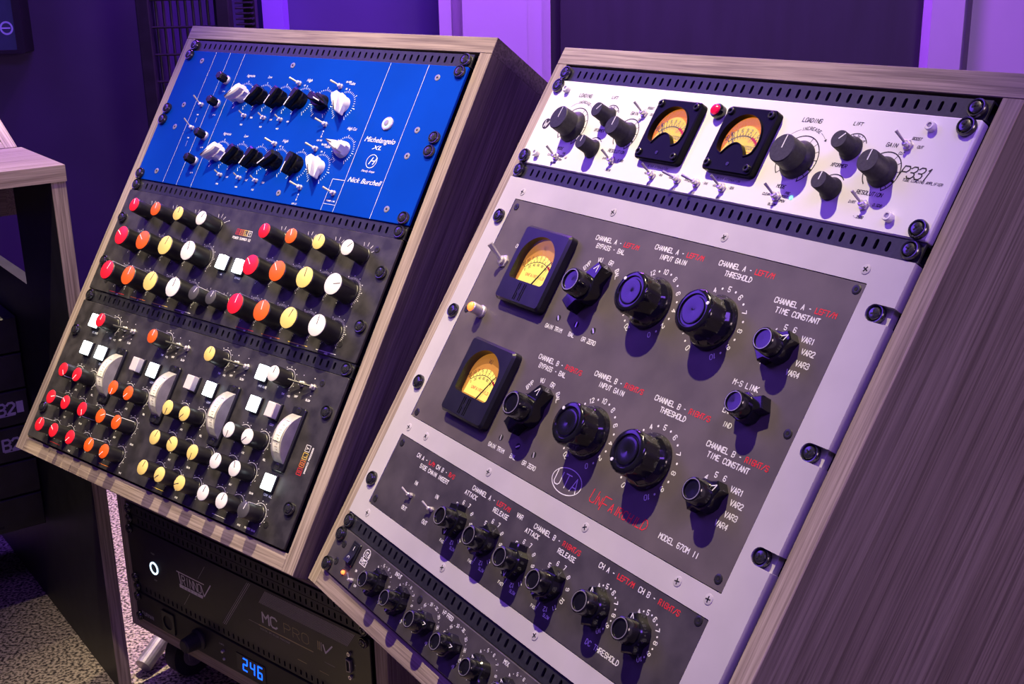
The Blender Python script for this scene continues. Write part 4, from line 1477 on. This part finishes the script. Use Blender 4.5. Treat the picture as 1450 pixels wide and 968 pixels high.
# dark stand under the second tilted cabinet
BR_ = FR @ Vector((0, 0, -.5525))
SM = Matrix.Translation((BR_.x, BR_.y, 0)) @ Matrix.Rotation(-1.0018, 4, 'Z')
st = thing('rack_stand', SM, 'dark stand under the tilted rack holding the grey compressor', 'stand')
tl_ = math.tan(.5806)
for sx in (-200, 180):
    me = bpy.data.meshes.new('stand_side')
    zs = BR_.z + .0232 * sx / 1000 - .0035
    pf = [(.15, 0), (.36, 0), (.36, zs - .36 * tl_), (.15, zs - .15 * tl_)]
    vv = [(sx / 1000 + dx, d_, z_) for dx in (0, .02) for d_, z_ in pf]
    me.from_pydata(vv, [], [(0, 1, 2, 3), (7, 6, 5, 4), (0, 4, 5, 1), (1, 5, 6, 2), (2, 6, 7, 3), (3, 7, 4, 0)])
    obj('stand_side', me, 'dark_oak_z', st)
MB().box(-180, 180, 40, 90, -300, -280).build('stand_rail', 'dark_oak_z', st)

# ------------------------------------------------------------------ desk with console beyond the blue rack
FD = Matrix.Translation((-.551, 1.523, .75)) @ Matrix.Rotation(R(36), 4, 'Z')
dk = thing('desk', FD @ Matrix.Translation((0, 0, -.75)), 'oak desk with tall side panel beside the blue equalizer rack', 'desk')


def dbox(name, x0, x1, y0, y1, z0, z1, m, parent):
    """desk space in mm: y runs towards the back, z up from the floor"""
    return MB().box(x0, x1, z0, z1, -y1, -y0, 0).build(name, m, parent)


dbox('desk_top', -900, 0, 0, 190, 729.5, 750, 'oak_x', dk)
for px in (-18.5, -899):
    sp = bpy.data.meshes.new('side_panel')
    pf = [(5.2, 0), (640, 0), (640, 560), (190, 560), (190, 729), (5.2, 729)]
    n6 = len(pf)
    sp.from_pydata([((px + dx) / 1000, y_ / 1000, z_ / 1000) for dx in (0, 18) for y_, z_ in pf], [], [tuple(range(n6 - 1, -1, -1)), tuple(range(n6, 2 * n6))] + [(i_, (i_ + 1) % n6, n6 + (i_ + 1) % n6, n6 + i_) for i_ in range(n6)])
    sp_ = obj('side_panel', sp, 'gear_black', dk)
    dbox('edge_band', px, px + 18, 4, 5.2, 0, 729, 'oak_z', sp_)
dbox('back_panel', -880, -19, 560, 575, 60, 540, 'hollow_black', dk)
HC = 8 * U
FC = Matrix.Translation((-.666, 1.677, .7505)) @ Matrix.Rotation(R(36), 4, 'Z') @ Matrix.Rotation(R(-66), 4, 'X') @ Matrix.Translation((-.2625, 0, (HC + 19) / 1000))
cabinet(FC, 110, HC, 'pale low-tilted rack console standing behind the oak desk top')
cu = Unit('rack_unit', FC, 0, HC - 1, 'black blank rack unit mounted in the pale console', 'rack unit')
cu.panel('gear_black')
cu.screws([(s * 232.5, y) for s in (-1, 1) for y in (e, HC - e - 1)])
AMPL = ('plain black power amplifier, topmost in the desk bay stack', 'plain black power amplifier, second from the top in the desk bay', 'black amplifier with pale B2 print, upper of the two B2 ones', 'black amplifier with pale B2 print, lower of the two B2 ones', 'plain black power amplifier just below the B2 amplifiers', 'plain black power amplifier, lowest in the desk bay stack')
gz = (.468, .412, .356, .300, .244, .188)
for i, z_ in enumerate(gz):
    g_ = thing('power_amplifier', FD @ Matrix.Translation((-.262, .27, z_ - .75)), AMPL[i], 'amplifier', 'amplifiers in the desk bay')
    MB().box(-241, 241, -26.5, 26.5, -260, 0, 1.5).build('case', 'gear_black', g_)
    MB().box(-220, 180, -18, -14, -.5, .6).build('vent_slit', 'hollow_black', g_)
    if i in (2, 3):
        b_ = MB().text('B2', 196, 1, 17, 3.4, .3, adv=.8)
        b_.add([(223, -8, .3), (233, -8, .3), (233, 10, .3), (223, 10, .3)], [(0, 1, 2, 3)])
        b_.line((197, -10), (220, -10), 1.2, .3)
        b_.build('printed_mark', 'ink_grey', g_)

# short steel tube on the carpet by the caster
tb = MB()
tmesh = bpy.data.meshes.new('tube')
p0, p1 = Vector((-.545, 1.556, .013)), Vector((-.518, 1.615, .040))
d_ = (p1 - p0).normalized()
a_ = d_.orthogonal().normalized()
b_ = d_.cross(a_)
vv = [p + a_ * (.0125 * math.cos(2 * PI * k_ / 20)) + b_ * (.0125 * math.sin(2 * PI * k_ / 20)) for p in (p0, p1) for k_ in range(20)]
tmesh.from_pydata([tuple(v_) for v_ in vv], [], [(k_, (k_ + 1) % 20, 20 + (k_ + 1) % 20, 20 + k_) for k_ in range(20)] + [tuple(range(19, -1, -1)), tuple(range(20, 40))])
tag(obj('metal_tube', tmesh, 'steel'), 'short blue grey metal tube lying on the carpet by a caster', 'tube')

# ------------------------------------------------------------------ things on and by the back wall
tvt = thing('television', Matrix.Translation((-1.54, 2.90, .785)), 'dark wall television showing a small violet ring emblem', 'television')
MB().prism(rrect(-450, 450, 0, 520, 4, 2), -15, 40, [rrect(-435, 432, 8, 505, 2, 2)[::-1]]).build('bezel', 'hollow_black', tvt)
MB().box(-436, 433, 7, 506, 20, 34).build('screen', 'screen_dark', tvt)
MB().arc(412, 56, 13, 0, 360, 4, 34.3, 28).line((394, 56), (420, 56), 3, 34.3).build('screen_emblem', 'screen_print', tvt)
ra = thing('equipment_rack', Matrix.Translation((-.672, 2.74, 0)), 'tall black open rack with thin upright bars before the back wall', 'rack')
for x in (-110, 62):
    MB().box(x - 14, x + 14, 0, 1900, -40, 0, 2).build('post', 'gear_black', ra)
for k_ in range(9):
    MB().tube((-86 + 16 * k_, 5, -22), (-86 + 16 * k_, 1890, -22), 3.0, 3.0, 8).build('upright_bar', 'gear_black', ra)
for k_ in range(22):
    MB().tube((-110, 320 + 58 * k_, -16), (62, 320 + 58 * k_, -16), 2.6, 2.6, 8).build('rung', 'gear_black', ra)
hs_ = thing('heat_sink', Matrix.Translation((-.577, 2.80, 0)), 'narrow black column of stacked cooling fins beside the open rack', 'heat sink')
MB().box(-6, 20, 0, 1700, -60, -30).build('spine', 'gear_black', hs_)
for k_ in range(36):
    MB().box(-18, 18, 760 + 11.5 * k_, 764 + 11.5 * k_, -30, 0, .8).build('fin', 'gear_black', hs_)
